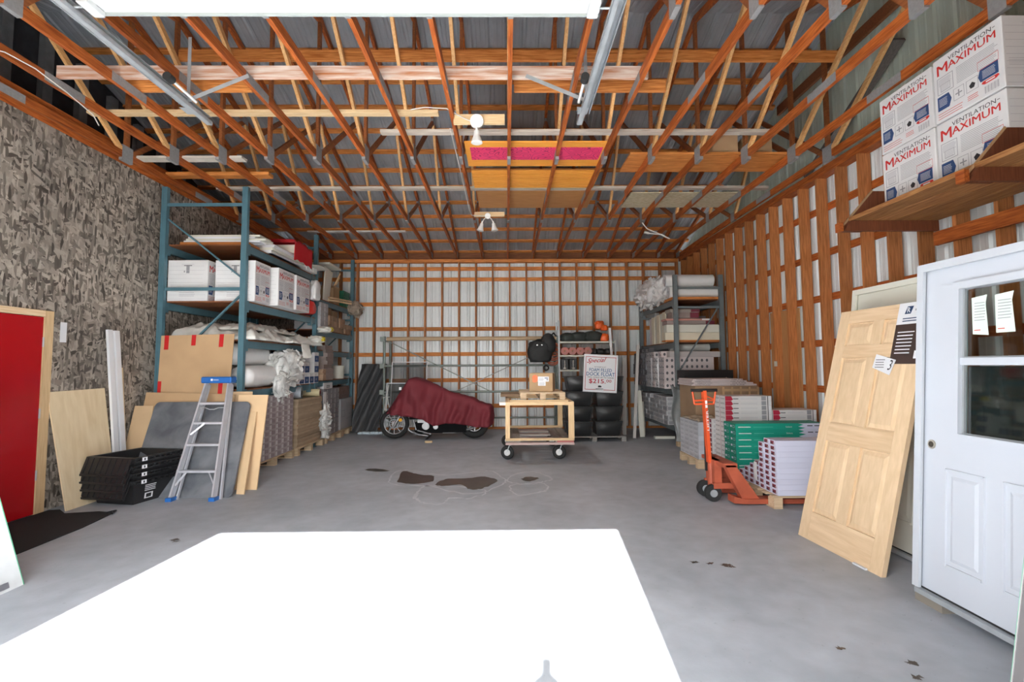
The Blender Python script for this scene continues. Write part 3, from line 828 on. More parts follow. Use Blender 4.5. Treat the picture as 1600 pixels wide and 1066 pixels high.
MB().tube([f0.lerp(t0, .76)+Vector((0, -.01, 0)), f0.lerp(t0, .76)+Vector((.09, -.02, .0)), f0.lerp(t0, .745)+Vector((.14, -.02, 0)), f1.lerp(t1, .745)+Vector((-.14, -.02, 0)), f1.lerp(t1, .76)+Vector((-.09, -.02, 0)), f1.lerp(t1, .76)], .006).build('wire_stay', GALV, T, False)
cp = MB().box(-.19, .19, -.07, .08, -.005, .075).build('top_cap', BLUEP, T, True, bevel=.012)
cp.location = Vector((-3.695, 6.56, 1.30))-T.location
mb = MB(); F = Face(mb, (-.17, -.0705, .015), (.34, 0, 0), (0, 0, .045), .001); F.rect(.32, .2, .40, .8, 0); F.lines(.42, .35, .62, .7, 2, 0)
mb.build('cap_print', WHITE, cp)
# ------------------------------------------------------------------ cartons
CM = {}
def carton_mesh(key, dx, dy, dz, mats, deco=None):
    """box centred on x,y with base at 0; deco(Face-maker) adds printed ink"""
    if key in CM: return CM[key]
    mb = MB()
    b = min(dx, dy, dz)*.03
    b = min(b, .004)
    x, y = dx/2, dy/2
    mb.box(-x+b, x-b, -y, y, b, dz-b); mb.box(-x, x, -y+b, y-b, b, dz-b); mb.box(-x+b, x-b, -y+b, y-b, 0, dz)
    if deco: deco(mb, dx, dy, dz)
    me = bpy.data.meshes.new(key)
    me.from_pydata(mb.v, [], mb.f)
    for m in mats: me.materials.append(m)
    me.polygons.foreach_set('material_index', mb.mi)
    me.update(); CM[key] = me
    return me
def put(name, me, loc, label, cat, group=None, rz=0, rx=0):
    o = bpy.data.objects.new(name, me); C.objects.link(o)
    o.location = loc; o.rotation_euler = (rx, 0, rz)
    return tag(o, label, cat, group)
def face_front(mb, dx, dy, dz): return Face(mb, (-dx/2, -dy/2, 0), (dx, 0, 0), (0, 0, dz))
def face_left(mb, dx, dy, dz): return Face(mb, (-dx/2, dy/2, 0), (0, -dy, 0), (0, 0, dz))
def face_right(mb, dx, dy, dz): return Face(mb, (dx/2, -dy/2, 0), (0, dy, 0), (0, 0, dz))

# ------------------------------------------------------------------ pallets
def pallet(x0, x1, y0, y1, lab, z=0, h=.13, m=None, g='wooden pallets on the floor', runner='x'):
    m = m or PALLET
    T = thing('pallet', lab, 'pallet', ((x0+x1)/2, (y0+y1)/2, z), 0, g)
    nb = 6
    L = (y1-y0) if runner == 'x' else (x1-x0)
    for k in range(nb):
        if runner == 'x':
            a = y0+(L-.09)*k/(nb-1); MB().box(x0, x1, a, a+.09, z+h-.018, z+h).build('deck_board', m, T, False)
        else:
            a = x0+(L-.09)*k/(nb-1); MB().box(a, a+.09, y0, y1, z+h-.018, z+h).build('deck_board', m, T, False)
    for k in range(3):
        if runner == 'x':
            a = x0+(x1-x0-.09)*k/2
            for j in range(3):
                b = y0+(y1-y0-.12)*j/2
                MB().box(a, a+.09, b, b+.12, z+.018, z+h-.019).build('block', m, T, False)
            MB().box(a, a+.09, y0, y1, z+.001, z+.017).build('base_board', m, T, False)
        else:
            a = y0+(y1-y0-.09)*k/2
            for j in range(3):
                b = x0+(x1-x0-.12)*j/2
                MB().box(b, b+.12, a, a+.09, z+.018, z+h-.019).build('block', m, T, False)
            MB().box(x0, x1, a, a+.09, z+.001, z+.017).build('base_board', m, T, False)
    return T

# ------------------------------------------------------------------ racks
def rack(name, lab, ys, xf, xb, ztop, bays, m, wm, sgn, group=None):
    """ys: frame positions; xf aisle-side post, xb wall-side post; bays: levels per bay"""
    T = thing(name, lab, 'rack', ((xf+xb)/2, (ys[0]+ys[-1])/2, 0), 0, group)
    for i, y in enumerate(ys):
        for x in (xf, xb):
            mb = MB(); q = .038
            mb.box(x-q, x+q, y-.03, y-.027, 0, ztop); mb.box(x-q, x-q+.004, y-.03, y+.03, 0, ztop); mb.box(x+q-.004, x+q, y-.03, y+.03, 0, ztop)
            mb.box(x-q, x-.012, y-.034, y-.03, 0, ztop); mb.box(x+.012, x+q, y-.034, y-.03, 0, ztop)
            po = mb.build('post', m, T, False)
            MB().box(x-.06, x+.06, y-.05, y+.05, 0, .006).build('foot_plate', m, po, True).location = (0, 0, 0)
            for c in po.children:
                for v in c.data.vertices: v.co = Vector(v.co)-T.location
        zs = [.35, 1.3, 2.58, ztop-.25]
        a, b = min(xf, xb)+.04, max(xf, xb)-.04
        for z in zs: MB().box(a, b, y-.012, y+.012, z-.022, z+.022).build('frame_brace', m, T, False)
        dg = [(b if sgn < 0 else a, 2.50, a if sgn < 0 else b, 1.45), (a if sgn < 0 else b, 1.40, b if sgn < 0 else a, .45)]
        if sgn < 0: dg.append((a, ztop-.45, b, ztop-1.28))
        else: dg = [(b, 2.60, a, 1.36), (a, 1.30, b, .55)]
        for xa, za, xb_, zb in dg:
            MB().beam((xa, y+.016, za), (xb_, y+.016, zb), .02, .035, up=(0, 1, 0)).build('frame_brace', m, T, False)
    for i, levels in enumerate(bays):
        y0, y1 = ys[i]+.035, ys[i+1]-.035
        for z in levels:
            for x in (xf, xb):
                bm = MB().box(x-.025, x+.025, y0, y1, z-.10, z).build('beam', m, T, False)
                for ye in (y0+.12, y1-.12):
                    MB().box(x-.034 if x < 0 else x-.034, x+.034, ye-.12, ye-.06, z-.14, z+.02).build('beam_clip', m, bm, True)
                for c in bm.children:
                    for v in c.data.vertices: v.co = Vector(v.co)-T.location
            # deck planks
            x0, x1 = min(xf, xb)+.03, max(xf, xb)-.03
            yy = y0+.02
            nb = 5
            for k in range(nb):
                w_ = (y1-y0-.04)/nb
                MB().box(x0-.05, x1+.05, yy, yy+w_-.02, z+.001, z+.019).build('deck_plank', wm, T, False); yy += w_
    return T
LZ = [3.20, 2.40, 1.86, 1.17]
LZ2 = [2.80, 2.20, 1.80, 1.21]
rack('pallet_rack', 'tall blue steel pallet rack of two bays along the left wall', [7.0, 9.63, 11.93], -3.64, -4.76, 4.02, [LZ, LZ2], BLUE, DKBROWN, -1)
RZ = [2.72, 1.91, 1.02, .34]
rack('pallet_rack', 'grey steel pallet rack standing against the right wall at the back', [9.5, 11.95], 3.21, 4.08, 3.20, [RZ], GREYR, DKBROWN, 1)

# ------------------------------------------------------------------ ventilation boxes
def max_print(mb, F, faint=False):
    R = 1 if not faint else 5; B = 2 if not faint else 3; G = 3; Bk = 4 if not faint else 3
    # red brand word under a small dark word
    F.text('VENTILATION', .25, .872, .87, .935, Bk, .004, 0)
    F.text('M', .07, .725, .235, .88, R, .022, 0)
    F.text('AXIMUM', .245, .745, .92, .85, R, .022, 0)
    F.rect(.885, .90, .92, .908, Bk)
    F.lines(.36, .44, .94, .70, 11, G, duty=.28)
    F.frame(.06, .42, .31, .68, .008, G)
    F.lines(.08, .55, .29, .66, 6, 5 if not faint else 3, duty=.45)
    F.frame(.11, .45, .26, .56, .006, G); F.lines(.12, .46, .25, .55, 4, 5 if not faint else 3, duty=.4)
    F.poly([(.05, .17), (.23, .17), (.27, .28), (.23, .39), (.05, .39)], B)
    F.lines(.075, .23, .21, .36, 6, 6, duty=.3, k=2)
    F.frame(.30, .20, .46, .38, .006, G)
    F.text('+', .33, .24, .43, .34, G, .01)
    F.frame(.49, .20, .66, .38, .006, G)
    F.poly([(.55, .24), (.60, .24), (.62, .29), (.575, .33), (.53, .29)], Bk)
    F.frame(.66, .42, .94, .55, .004, R, tv=.006)
    F.poly([(.69, .245), (.93, .245), (.93, .43), (.69, .43), (.66, .33)], B)
    F.lines(.72, .28, .90, .40, 6, 6, duty=.3, k=2)
    F.poly([(.74, .185), (.90, .185), (.94, .21), (.92, .235), (.72, .235), (.70, .21)], R)
    F.rect(.76, .20, .88, .22, 6, 2)
    F.lines(.05, .04, .44, .15, 3, R, duty=.22)
    F.lines(.50, .08, .66, .16, 3, R, duty=.3)
    for i in range(14):
        F.rect(.74+i*.014, .05, .74+i*.014+.004+.004*(i % 3 == 0), .15, G)
MI = [WHITEC, REDINK, BLUEINK, GREYINK, BLACKINK, LILACINK, WHITEC]
def vent_box(w, d, h, loc, rz, lab, g, faces='f', faint='r'):
    """front of the box is its local -Y"""
    T = thing('ventilation_box', lab, 'box', loc, rz, g)
    MB().box(-w/2, w/2, -d/2, d/2, 0, h).build('carton_body', WHITEC, T, True, bevel=.005)
    mb = MB(); mb.box(-.03, .03, -d/2-.0008, d/2+.0008, h+.0002, h+.001)
    mb.build('tape', mat('pale_tape', (.62, .60, .54), .3), T)
    mb = MB()
    if 'f' in faces: max_print(mb, Face(mb, (-w/2, -d/2, 0), (w, 0, 0), (0, 0, h)))
    if 'r' in faces: max_print(mb, Face(mb, (w/2, -d/2, 0), (0, d, 0), (0, 0, h)))
    if 'l' in faces: max_print(mb, Face(mb, (-w/2, d/2, 0), (0, -d, 0), (0, 0, h)))
    def end(F):
        F.lines(.04, .05, .96, .95, 9, 5, duty=.05)
        F.rect(.46, .68, .54, .86, 3); F.rect(.40, .86, .60, .875, 4); F.rect(.40, .70, .43, .74, 3)
        F.lines(.34, .88, .68, .92, 2, 5, duty=.3)
        F.lines(.30, .12, .70, .24, 3, 5, duty=.3); F.lines(.08, .30, .92, .42, 4, 5, duty=.2)
    if 'F' in faces: end(Face(mb, (-w/2, -d/2, 0), (w, 0, 0), (0, 0, h)))
    if 'R' in faces: end(Face(mb, (w/2, -d/2, 0), (0, d, 0), (0, 0, h)))
    mb.build('printing', MI, T)
    return T
gL = 'ventilation boxes on the blue rack'
vent_box(.56, .52, .58, (-4.46, 7.33, LZ[1]+.021), 0, 'white printed ventilation box on blue rack, nearest the grey wall', gL, 'rF')
vent_box(.56, .46, .58, (-3.81, 7.32, LZ[1]+.021), 0, 'white ventilation box on the blue rack right behind the front post', gL, 'rF')
vent_box(.56, .56, .58, (-3.72, 7.90, LZ[1]+.021), 0, 'white ventilation box on blue rack, middle of the aisle-side row', gL, 'rF')
vent_box(.56, .56, .575, (-3.70, 8.50, LZ[1]+.021), 0, 'white ventilation box on blue rack, beside the red plastic bag', gL, 'rF')
gR = 'ventilation boxes on the bracket shelf'
for (y, z, lab) in ((4.34, 2.901, 'white ventilation box on right wall shelf, lower of the farther pair'),
                    (4.34, 3.463, 'white ventilation box on right wall shelf, upper of the farther pair'),
                    (3.735, 2.901, 'white ventilation box on right wall shelf, lower of the nearer pair'),
                    (3.735, 3.468, 'white ventilation box on right wall shelf, upper of the nearer pair')):
    h = .555 if z < 3 else (.52 if y > 4 else .53)
    vent_box(.585, .44, h, (3.79, y, z), -math.pi/2, lab, gR, 'fR')

# bracket shelf
T = thing('bracket_shelf', 'dark brown plank shelf on triangular brackets high on the right wall', 'shelf', (3.8, 3.6, 2.76))
DBP = wood('bracket_plywood', (.12, .035, .015), (.19, .06, .025), 2, orand=.05)
for k, (x0, x1) in enumerate(((3.30, 3.50), (3.51, 3.71), (3.72, 3.92), (3.93, 4.135))):
    MB().box(x0, x1, 2.2, 4.78, 2.86, 2.899).build('shelf_plank', wood('shelf_plank', (.22, .08, .025), (.45, .22, .08), 1, orand=.15), T, False)
for y in (4.74, 3.43, 2.25):
    MB().prism([(3.22, y, 2.76), (4.135, y, 2.76), (4.135, y, 2.858), (3.29, y, 2.858)], (0, -.038, 0)).build('bracket_arm', DBP, T, False)
    MB().prism([(3.20, y+.004, 2.758), (3.42, y+.004, 2.758), (3.78, y+.004, 3.16), (3.55, y+.004, 3.16)], (0, .018, 0)).build('bracket_strut', DBP, T, False)
    MB().beam((3.205, y+.012, 2.775), (3.545, y+.012, 3.165), .02, .008, up=(0, 1, 0)).build('strut_edge', wood('plywood_edge', (.40, .25, .13), (.5, .33, .18), 2), T, False)
    MB().box(3.18, 3.215, y-.04, y+.03, 2.755, 2.84).build('end_cap', ORY, T, False)

# ------------------------------------------------------------------ soft lumps, rolls, bags
def lump(mb, c, s, seed, amp=.22, f=2.2, sub=4, m=0, fine=.05):
    bm = bmesh.new(); bmesh.ops.create_icosphere(bm, subdivisions=sub, radius=1)
    off = Vector((seed*3.1, seed*1.7, seed*.9))
    vs = []
    for v in bm.verts:
        d = v.co.normalized()
        r = 1+amp*noise.noise(d*f+off)+fine*noise.noise(d*f*4+off)+fine*.8*(1-abs(noise.noise(d*f*2.6+off))*3)
        p = d*r
        e = .55
        p = Vector([math.copysign(abs(t)**(1-.25), t) for t in p])
        vs.append((c[0]+p.x*s[0], c[1]+p.y*s[1], max(c[2]-s[2]*.8, c[2]+p.z*s[2])))
    fs = [tuple(v.index for v in f_.verts) for f_ in bm.faces]
    bm.free()
    return mb.add(vs, fs, m, True)
def roll_thing(name, p, q, r, m, lab, cat='roll', core=.025, mcore=None, g=None):
    p, q = Vector(p), Vector(q)
    T = thing(name, lab, cat, p, 0, g)
    d = (q-p).normalized(); a = d.orthogonal().normalized(); b = d.cross(a); n = 24; L = (q-p).length
    mb = MB(); rings = 9; vs = []
    for i in range(rings):
        t = i/(rings-1)
        for k in range(n):
            an = 2*math.pi*k/n
            rr = r*(1+.02*noise.noise(Vector((t*6, math.cos(an)*1.2, math.sin(an)*1.2+r*9))))
            vs.append(d*(L*t)+(a*math.cos(an)+b*math.sin(an))*rr)
    mb.add(vs, [(i*n+k, i*n+(k+1) % n, (i+1)*n+(k+1) % n, (i+1)*n+k) for i in range(rings-1) for k in range(n)], 0, True)
    for base, sgn in ((Vector((0, 0, 0)), 0), (d*L, 1)):      # spiral end face
        N = 96; vs = []
        for k in range(N+1):
            an = k*2*math.pi*4/N; rr = core+(r-core)*k/N
            e = a*math.cos(an)+b*math.sin(an)
            off = d*(.004 if sgn else -.004)
            vs += [base+e*rr+off, base+e*min(r, rr+(r-core)/4*.45)+off]
        fs = [(2*k, 2*k+1, 2*k+3, 2*k+2) for k in range(N)]
        mb.add(vs, fs, 1)
        mb.add([base+(a*math.cos(2*math.pi*k/n)+b*math.sin(2*math.pi*k/n))*r*.995 for k in range(n)], [tuple(range(n))], 0)
    mb.build('wound_sheet', [m, mcore or GREYINK], T)
    MB().cyl(-d*.006, d*(L+.006), core, 12).build('core', mcore or CARDD, T)
    return T
def soft(name, parts, mats, lab, cat, kind=None):
    mb = MB()
    for i, p in enumerate(parts): lump(mb, *p)
    return tag(mb.build(name, mats), lab, cat, kind=kind)
def drape(name, pts_fn, nu, nv, mats, lab, cat, thick=.004):
    mb = MB(); vs = []
    for i in range(nu+1):
        for j in range(nv+1): vs.append(pts_fn(i/nu, j/nv))
    fs = [(i*(nv+1)+j, (i+1)*(nv+1)+j, (i+1)*(nv+1)+j+1, i*(nv+1)+j+1) for i in range(nu) for j in range(nv)]
    mb.add(vs, fs, 0, True)
    o = mb.build(name, mats)
    md = o.modifiers.new('thick', 'SOLIDIFY'); md.thickness = thick
    return tag(o, lab, cat) if lab else o

# ---- left rack, bay one top level: planks, white panels, red cloth
z = LZ[0]+.021
for k in range(3):
    tag(MB().box(-4.62+.02*k, -3.66-.01*k, 7.12+.1*k, 7.3+.1*k, z+.0, z+.05).build('short_plank', ORX), 'orange plank on top blue rack level, %s from the front' % ORD[k], 'plank', 'orange planks on the top rack level')
for k in range(4):
    tag(MB().box(-4.58+.03*k, -3.50-.04*k+(.12 if k % 2 else 0), 7.14, 7.32+.05*k, z+.052+k*.027, z+.076+k*.027).build('white_board', [WHITE, CREAM][k % 2]),
        'white panel laid on orange planks atop blue rack, %s from bottom' % ORD[k], 'panel', 'white panels atop the blue rack')
for k in range(3):
    tag(MB().box(-4.0+.03*k, -3.58+.03*k, 7.62, 9.0-.15*k, z, z+.001+.0001).box(-4.0+.03*k, -3.56+.02*k, 7.62, 8.95-.12*k, z+.002+k*.045, z+.045+k*.045).build('white_moulding', [WHITE, CREAM, WHITE][k]),
        'long white moulding on top level by the red cloth, %s from bottom' % ORD[k], 'moulding', 'white mouldings by the red cloth')
def redf(u, v):
    x = -3.98+.55*min(1, v*1.7); zz = z+.36-.02*v+.03*noise.noise(Vector((u*3, v*2, 1)))
    if v > .59: x = -3.43-.03*(v-.59); zz = z+.34-(v-.59)*.74
    return (x, 8.15+.75*u, zz-.05*abs(u-.35)+.012*math.sin(u*20+v*4))
drape('red_cloth', redf, 24, 24, [mat('red_cloth', (.50, .008, .015), .7)], 'bright red cloth draped over mouldings on the top rack level', 'cloth')
tag(MB().box(-4.0, -3.47, 8.28, 8.88, z+.15, z+.29).build('support_carton', CREAM, None, bevel=.004), 'cream carton under the bright red cloth', 'carton')
for k in range(3):
    put('small_white_box', carton_mesh('smallwhite', .11, .14, .09, [WHITEC]), (-3.60+.005*k, 9.02+.16*k, z+.001), 'small white box under the red cloth edge, %s from front' % ORD[k], 'box', 'small white boxes by the red cloth')
drape('paper_sheet', lambda u, v: (-3.72+.34*v, 8.9+.7*u, z+.101+.02*math.sin(u*5)+.06*v*u-.03*v), 8, 8, [CREAM], 'curled pale paper sheet poking out below the red cloth', 'paper')
soft('white_bag', [((-3.47, 9.15, 2.86), (.07, .16, .20), 3)], [FOAMW], 'crumpled white plastic bag hanging below the red cloth', 'bag')
soft('brown_sack', [((-3.82, 9.12, 2.66), (.17, .24, .26), 5)], [CARDD], 'brown paper sack beside the last ventilation box', 'sack')
# red plastic bag
soft('red_plastic_bag', [((-3.62, 9.10, 2.56+.0), (.16, .23, .14), 8, .12), ], [mat('red_film', (.75, .05, .04), .25)], 'shiny red plastic bag beside the row of ventilation boxes', 'bag')
tag(MB().box(-4.35, -3.86, 8.9, 9.45, 2.421, 2.52).build('flat_carton', CARDD), 'flat brown carton behind the shiny red bag', 'carton')

# ---- level C: white sheeting bundles
z = LZ[2]+.021
def sheetpile(x0, x1, y0, y1, zb, h, seed):
    def f(u, v):
        x = x0+(x1-x0)*u; y = y0+(y1-y0)*v
        e = min(u, 1-u, v, 1-v)
        k = min(1, e*9)**.5
        zz = zb+h*k*(.75+.5*noise.noise(Vector((x*3, y*3, seed))))+.05*noise.noise(Vector((x*9, y*9, seed)))*k+.02*k*noise.noise(Vector((x*26, y*26, seed)))
        sk = .04*noise.noise(Vector((x*7, y*7, seed+5)))
        return (x+sk*(1-k)*2, y+sk, max(zb+.001, zz))
    return f
SHEETM = mat('white_crumpled_sheeting', (.72, .71, .66), .45, 0, .06, 12, (1, 1, 1), None, .4, 30)
drape('sheeting_pile', sheetpile(-4.68, -3.52, 7.08, 8.3, z, .20, 2), 60, 60, [SHEETM], 'pile of crumpled white plastic sheeting behind the front blue post', 'sheeting')
drape('sheeting_pile', sheetpile(-4.55, -3.44, 8.15, 9.5, z, .16, 7), 60, 60, [SHEETM], 'flatter run of crumpled white sheeting hanging towards the aisle', 'sheeting')
drape('sheeting_pile', sheetpile(-4.6, -3.7, 7.3, 9.0, z+.16, .12, 12), 50, 50, [SHEETM], 'upper layer of folded white sheeting on the blue rack', 'sheeting')
drape('sheeting_corner', lambda u, v: (-3.48+.10*v*u+.05*v, 8.55+.34*u*(1-.6*v)+.03, z+.06-.30*v+.03*noise.noise(Vector((u*4, v*4, 3)))), 10, 12, [SHEETM], 'white corner of sheeting hanging over the blue beam', 'sheeting')
for (y, zz, lab) in ((9.35, z+.05, 'crumpled bag with yellow print at the end of the sheeting'), (9.78, z+.16+.10, 'crumpled white bag with yellow print on the next bay')):
    mb = MB(); lump(mb, (-3.50, y, zz+.06), (.12, .16, .07), y, .4, 3)
    o = mb.build('printed_bag', [SHEETM]); tag(o, lab, 'bag')
    mb = MB(); lump(mb, (-3.42, y+.03, zz+.07), (.06, .09, .05), y+2, .5, 3, 3)
    oo = mb.build('yellow_print', mat('yellow_print', (.75, .60, .05), .5)); oo.parent = o; oo.location = Vector(oo.location)-Vector(o.location)

# ---- level D: foam rolls in bags, plastic film, blue and white cartons
z = LZ[3]+.021
for i, (x, zz) in enumerate(((-4.50, z+.17), (-4.12, z+.17), (-3.74, z+.17), (-4.31, z+.49), (-3.90, z+.49))):
    T = thing('foam_roll', 'white bagged foam roll on the lower blue rack level, %s' % ['bottom row by wall', 'bottom row middle', 'bottom row aisle side', 'top row wall side', 'top row aisle side'][i], 'roll', (x, 7.12, zz), 0, 'bagged foam rolls')
    mb = MB(); n = 20; vs = []; rings = 8
    for a in range(rings):
        tt = a/(rings-1); rr = .165*(1-.18*(abs(tt*2-1)**6))
        for k in range(n):
            an = 2*math.pi*k/n
            e = rr*(1+.04*noise.noise(Vector((tt*5, math.cos(an)*2, math.sin(an)*2+i*4))))
            vs.append((e*math.cos(an), tt*1.05, e*math.sin(an)))
    mb.add(vs, [(a*n+k, (a+1)*n+k, (a+1)*n+(k+1) % n, a*n+(k+1) % n) for a in range(rings-1) for k in range(n)]+[tuple(range(n)), tuple(range((rings-1)*n, rings*n))[::-1]], 0, True)
    mb.build('roll_body', FOAMW, T)
def crumple(c, s, seed, n=170, size=.10, m=FILM, name='plastic_film', lab='', cat='plastic film'):
    """crumpled film: a noisy lump crossed by folded flaps"""
    rnd = random.Random(seed); mb = MB()
    lump(mb, c, s, seed, .45, 2.6, 4, 0, .12)
    for i in range(n):
        d = Vector((rnd.uniform(-1, 1), rnd.uniform(-1, 1), rnd.uniform(-.75, 1))).normalized()
        p = Vector(c)+Vector((d.x*s[0], d.y*s[1], d.z*s[2]))*rnd.uniform(.8, 1.08)
        a = Vector((rnd.uniform(-1, 1), rnd.uniform(-1, 1), rnd.uniform(-1, 1))).normalized()*size*rnd.uniform(.4, 1)
        b = (d+Vector((rnd.uniform(-.6, .6), rnd.uniform(-.6, .6), rnd.uniform(-.6, .6)))).normalized()*size*rnd.uniform(.3, .9)
        mb.add([p-a, p, p+a, p-a*.7+b, p+b*1.3, p+a*.8+b*.8], [(0, 1, 4, 3), (1, 2, 5, 4)], 0, True)
    return tag(mb.build(name, [m]), lab, cat)
crumple((-3.62, 8.35, z+.28), (.20, .36, .28), 3, lab='big bunch of clear bubble film spilling from the lower blue rack')
crumple((-3.50, 7.95, z+.0), (.08, .16, .20), 9, 60, .07, lab='clear bubble film tail hanging below the lower blue beam')
def bw_deco(mb, dx, dy, dz):
    F = face_right(mb, dx, dy, dz); F.rect(.04, .06, .96, .66, 1); F.lines(.3, .28, .7, .5, 2, 2, duty=.4, k=2); F.lines(.15, .72, .6, .92, 2, 2, duty=.3)
    F = face_front(mb, dx, dy, dz); F.lines(.1, .1, .8, .4, 3, 2, duty=.2)
bwm = carton_mesh('bluewhite', .44, .215, .19, [WHITEC, BLUEINK, LILACINK], bw_deco)
k = 0
for c in range(4):
    for l in range([2, 2, 2, 3][c]):
        if (c, l) == (2, 1): continue
        put('sealant_carton', bwm, (-3.80, 8.92+.225*c, z+.192*l), 'blue and white carton, %s column from front, %s' % (ORD[c], ['bottom layer', 'second layer', 'top of its column'][l]), 'carton', 'blue and white cartons')
# ---- bay two, level D
z2 = LZ2[3]+.021
for i in range(9):
    put('shingle_bundle', carton_mesh('bundle', .60, .40, .075, [BROWNC]), (-3.86+random.uniform(-.03, .03), 10.22, z2+.0765*i), 'brown wrapped bundle on lower second bay, %s layer up' % ORD[i], 'bundle', 'stack of brown wrapped bundles', random.uniform(-.06, .06))
for i in range(6):
    put('brown_packet', carton_mesh('packet', .4, .16, .035, [TANC]), (-3.74, 9.91, z2+.036*i), 'tan packet in the low pile by the blue cartons, %s layer up' % ORD[i], 'packet', 'low pile of tan packets', random.uniform(-.06, .06))
tag(MB().cyl((-3.75, 11.3, z2), (-3.75, 11.3, z2+.26), .14, 18).cyl((-3.75, 11.3, z2+.26), (-3.75, 11.3, z2+.285), .147, 18).build('pail', [CREAM]), 'cream lidded pail near the far end of the lower rack level', 'pail')
put('carton', carton_mesh('maroonc', .4, .4, .22, [MAROON]), (-4.1, 11.0, z2), 'maroon carton behind the cream pail', 'carton')
# ---- bay two, level B/C: cartons and packets (z 2.2)
z3 = LZ2[1]+.021
for c in range(2):
    for l in range(6):
        put('grey_packet', carton_mesh('gpk', .5, .20, .085, [GREYC, WHITE], lambda mb, dx, dy, dz: face_right(mb, dx, dy, dz).rect(0, .1, .12, .9, 1)),
            (-3.82, 9.82+.215*c, z3+.087*l), 'grey packet in bay two, %s column, %s layer up' % (ORD[c], ORD[l]), 'packet', 'grey packets in bay two')
for c in range(9):
    for l in range(3 if c < 6 else 2):
        put('tan_packet', carton_mesh('tpk', .5, .155, .10, [TANC]), (-3.82+random.uniform(-.02, .02), 10.25+.17*c, z3+.102*l),
            'tan packet in bay two, %s column from front, %s layer up' % (ORD[c], ORD[l]), 'packet', 'tan packets in bay two', random.uniform(-.04, .04))
for i, (y, h) in enumerate(((10.35, .17), (10.75, .14))):
    put('brown_carton', carton_mesh('brc%d' % i, .44, .34, h, [CARDD]), (-3.86, y, z3+.307), 'brown carton on top of tan packets, %s from front' % ORD[i], 'carton', 'brown cartons on the packets')
# ---- bay two, level A (z 2.80)
z4 = LZ2[0]+.021
tag(MB().sheet((-3.62, 10.0, z4), (-3.66, 10.42, z4), (-3.60, 10.45, z4+.62), (-3.58, 9.98, z4+.66), .02).build('folded_screen', CREAM), 'cream folded panel standing on the upper second bay', 'panel')
tag(MB().box(-3.95, -3.46, 9.85, 10.55, z4+.60+.08, z4+.72).build('cream_board', [CREAM]), 'white board lying across the folded panel', 'board')
T = thing('open_carton', 'open cardboard carton with wooden sticks poking out', 'box', (-3.85, 10.95, z4))
bx = MB(); w_, d_, h_ = .34, .36, .40
bx.box(-.17, .17, -.18, .18, 0, .012).box(-.17, -.162, -.18, .18, 0, h_).box(.162, .17, -.18, .18, 0, h_).box(-.17, .17, -.18, -.172, 0, h_).box(-.17, .17, .172, .18, 0, h_)
bx.build('carton_body', CARD, T)
MB().sheet((-.17, -.18, h_), (.17, -.18, h_), (.17, -.27, h_-.06), (-.17, -.27, h_-.06), .004).build('flap', CARD, T)
for i, (dx, dy, lz) in enumerate(((.24, .14, .30), (.20, .22, .22), (.10, .05, .12))):
    o = MB().beam((-3.9+.03*i, 10.9, z4+.05), (-3.9+dx, 10.95+dy, z4+.42+lz), .025, .025).build('wooden_stick', RAWZ)
    tag(o, 'wooden stick leaning out of the open carton, %s' % ['longest', 'middle', 'shortest'][i], 'stick', 'sticks in the open carton')
for k in range(2):
    tag(MB().beam((-3.62, 10.3, z4+.03+.05*k), (-3.42, 11.1, z4+.05+.05*k), .05, .03).build('raw_strip', RAWY), 'raw wooden strip lying before the open carton, %s' % ['lower', 'upper'][k], 'strip', 'raw strips by the open carton')
T = thing('green_crate', 'dark green plastic crate at the far end of the upper rack', 'crate', (-3.82, 11.42, z4))
mb = MB(); mb.box(-.2, .2, -.2, .2, 0, .012)
for s in (-1, 1):
    mb.box(s*.2-.006, s*.2+.006, -.2, .2, 0, .36); mb.box(-.2, .2, s*.2-.006, s*.2+.006, 0, .36)
mb.build('body', DKGREEN, T)
mb = MB()
for kk in range(4):
    mb.box(-.214, .214, -.214, .214, .03+kk*.1, .045+kk*.1)
    mb.box(-.14+kk*.09, -.125+kk*.09, -.213, .213, .02, .34); mb.box(-.213, .213, -.14+kk*.09, -.125+kk*.09, .02, .34)
mb.build('ribs', DKGREEN, T)
crumple((-3.52, 11.72, z4-.02+.02), (.14, .2, .17), 21, 130, .07, mat('dry_straw_net', (.36, .30, .24), .9, 0, .2, 20), 'netting_bundle', 'bundle of dry brown netting at the end of the upper rack', 'netting')

# ---- on the floor under the left rack
pallet(-4.60, -3.52, 7.20, 8.52, 'wooden pallet under the printed cartons by the fibreboard', runner='y')
pallet(-4.60, -3.50, 8.62, 9.85, 'wooden pallet under the flattened cardboard stack', runner='y')
pallet(-4.60, -3.50, 9.95, 10.9, 'wooden pallet under the film-wrapped grey cartons', runner='y')
pallet(-4.60, -3.52, 10.98, 11.92, 'wooden pallet under the large grey carton in the corner', runner='y')
def p1deco(mb, dx, dy, dz):
    F = face_right(mb, dx, dy, dz)
    F.lines(.08, .15, .35, .85, 4, 1, duty=.5); F.rect(.45, .15, .55, .85, 2); F.lines(.62, .2, .9, .8, 3, 2, duty=.5)
    F = face_front(mb, dx, dy, dz); F.lines(.1, .2, .8, .8, 3, 1, duty=.3)
p1 = carton_mesh('p1c', .30, .205, .083, [mat('mauve_carton', (.40, .345, .345), .7, 0, .05, 5, orand=.08), WHITEC, mat('dark_mauve_print', (.18, .13, .15), .7)], p1deco)
for c in range(6):
    for l in range(11):
        put('tile_carton', p1, (-3.68, 7.32+.209*c, .132+.0842*l+(.004 if l > 5 else 0)), 'small printed carton on first left pallet, %s column, %s layer up' % (ORD[c], ORD[l]), 'carton', 'printed cartons on the first left pallet')
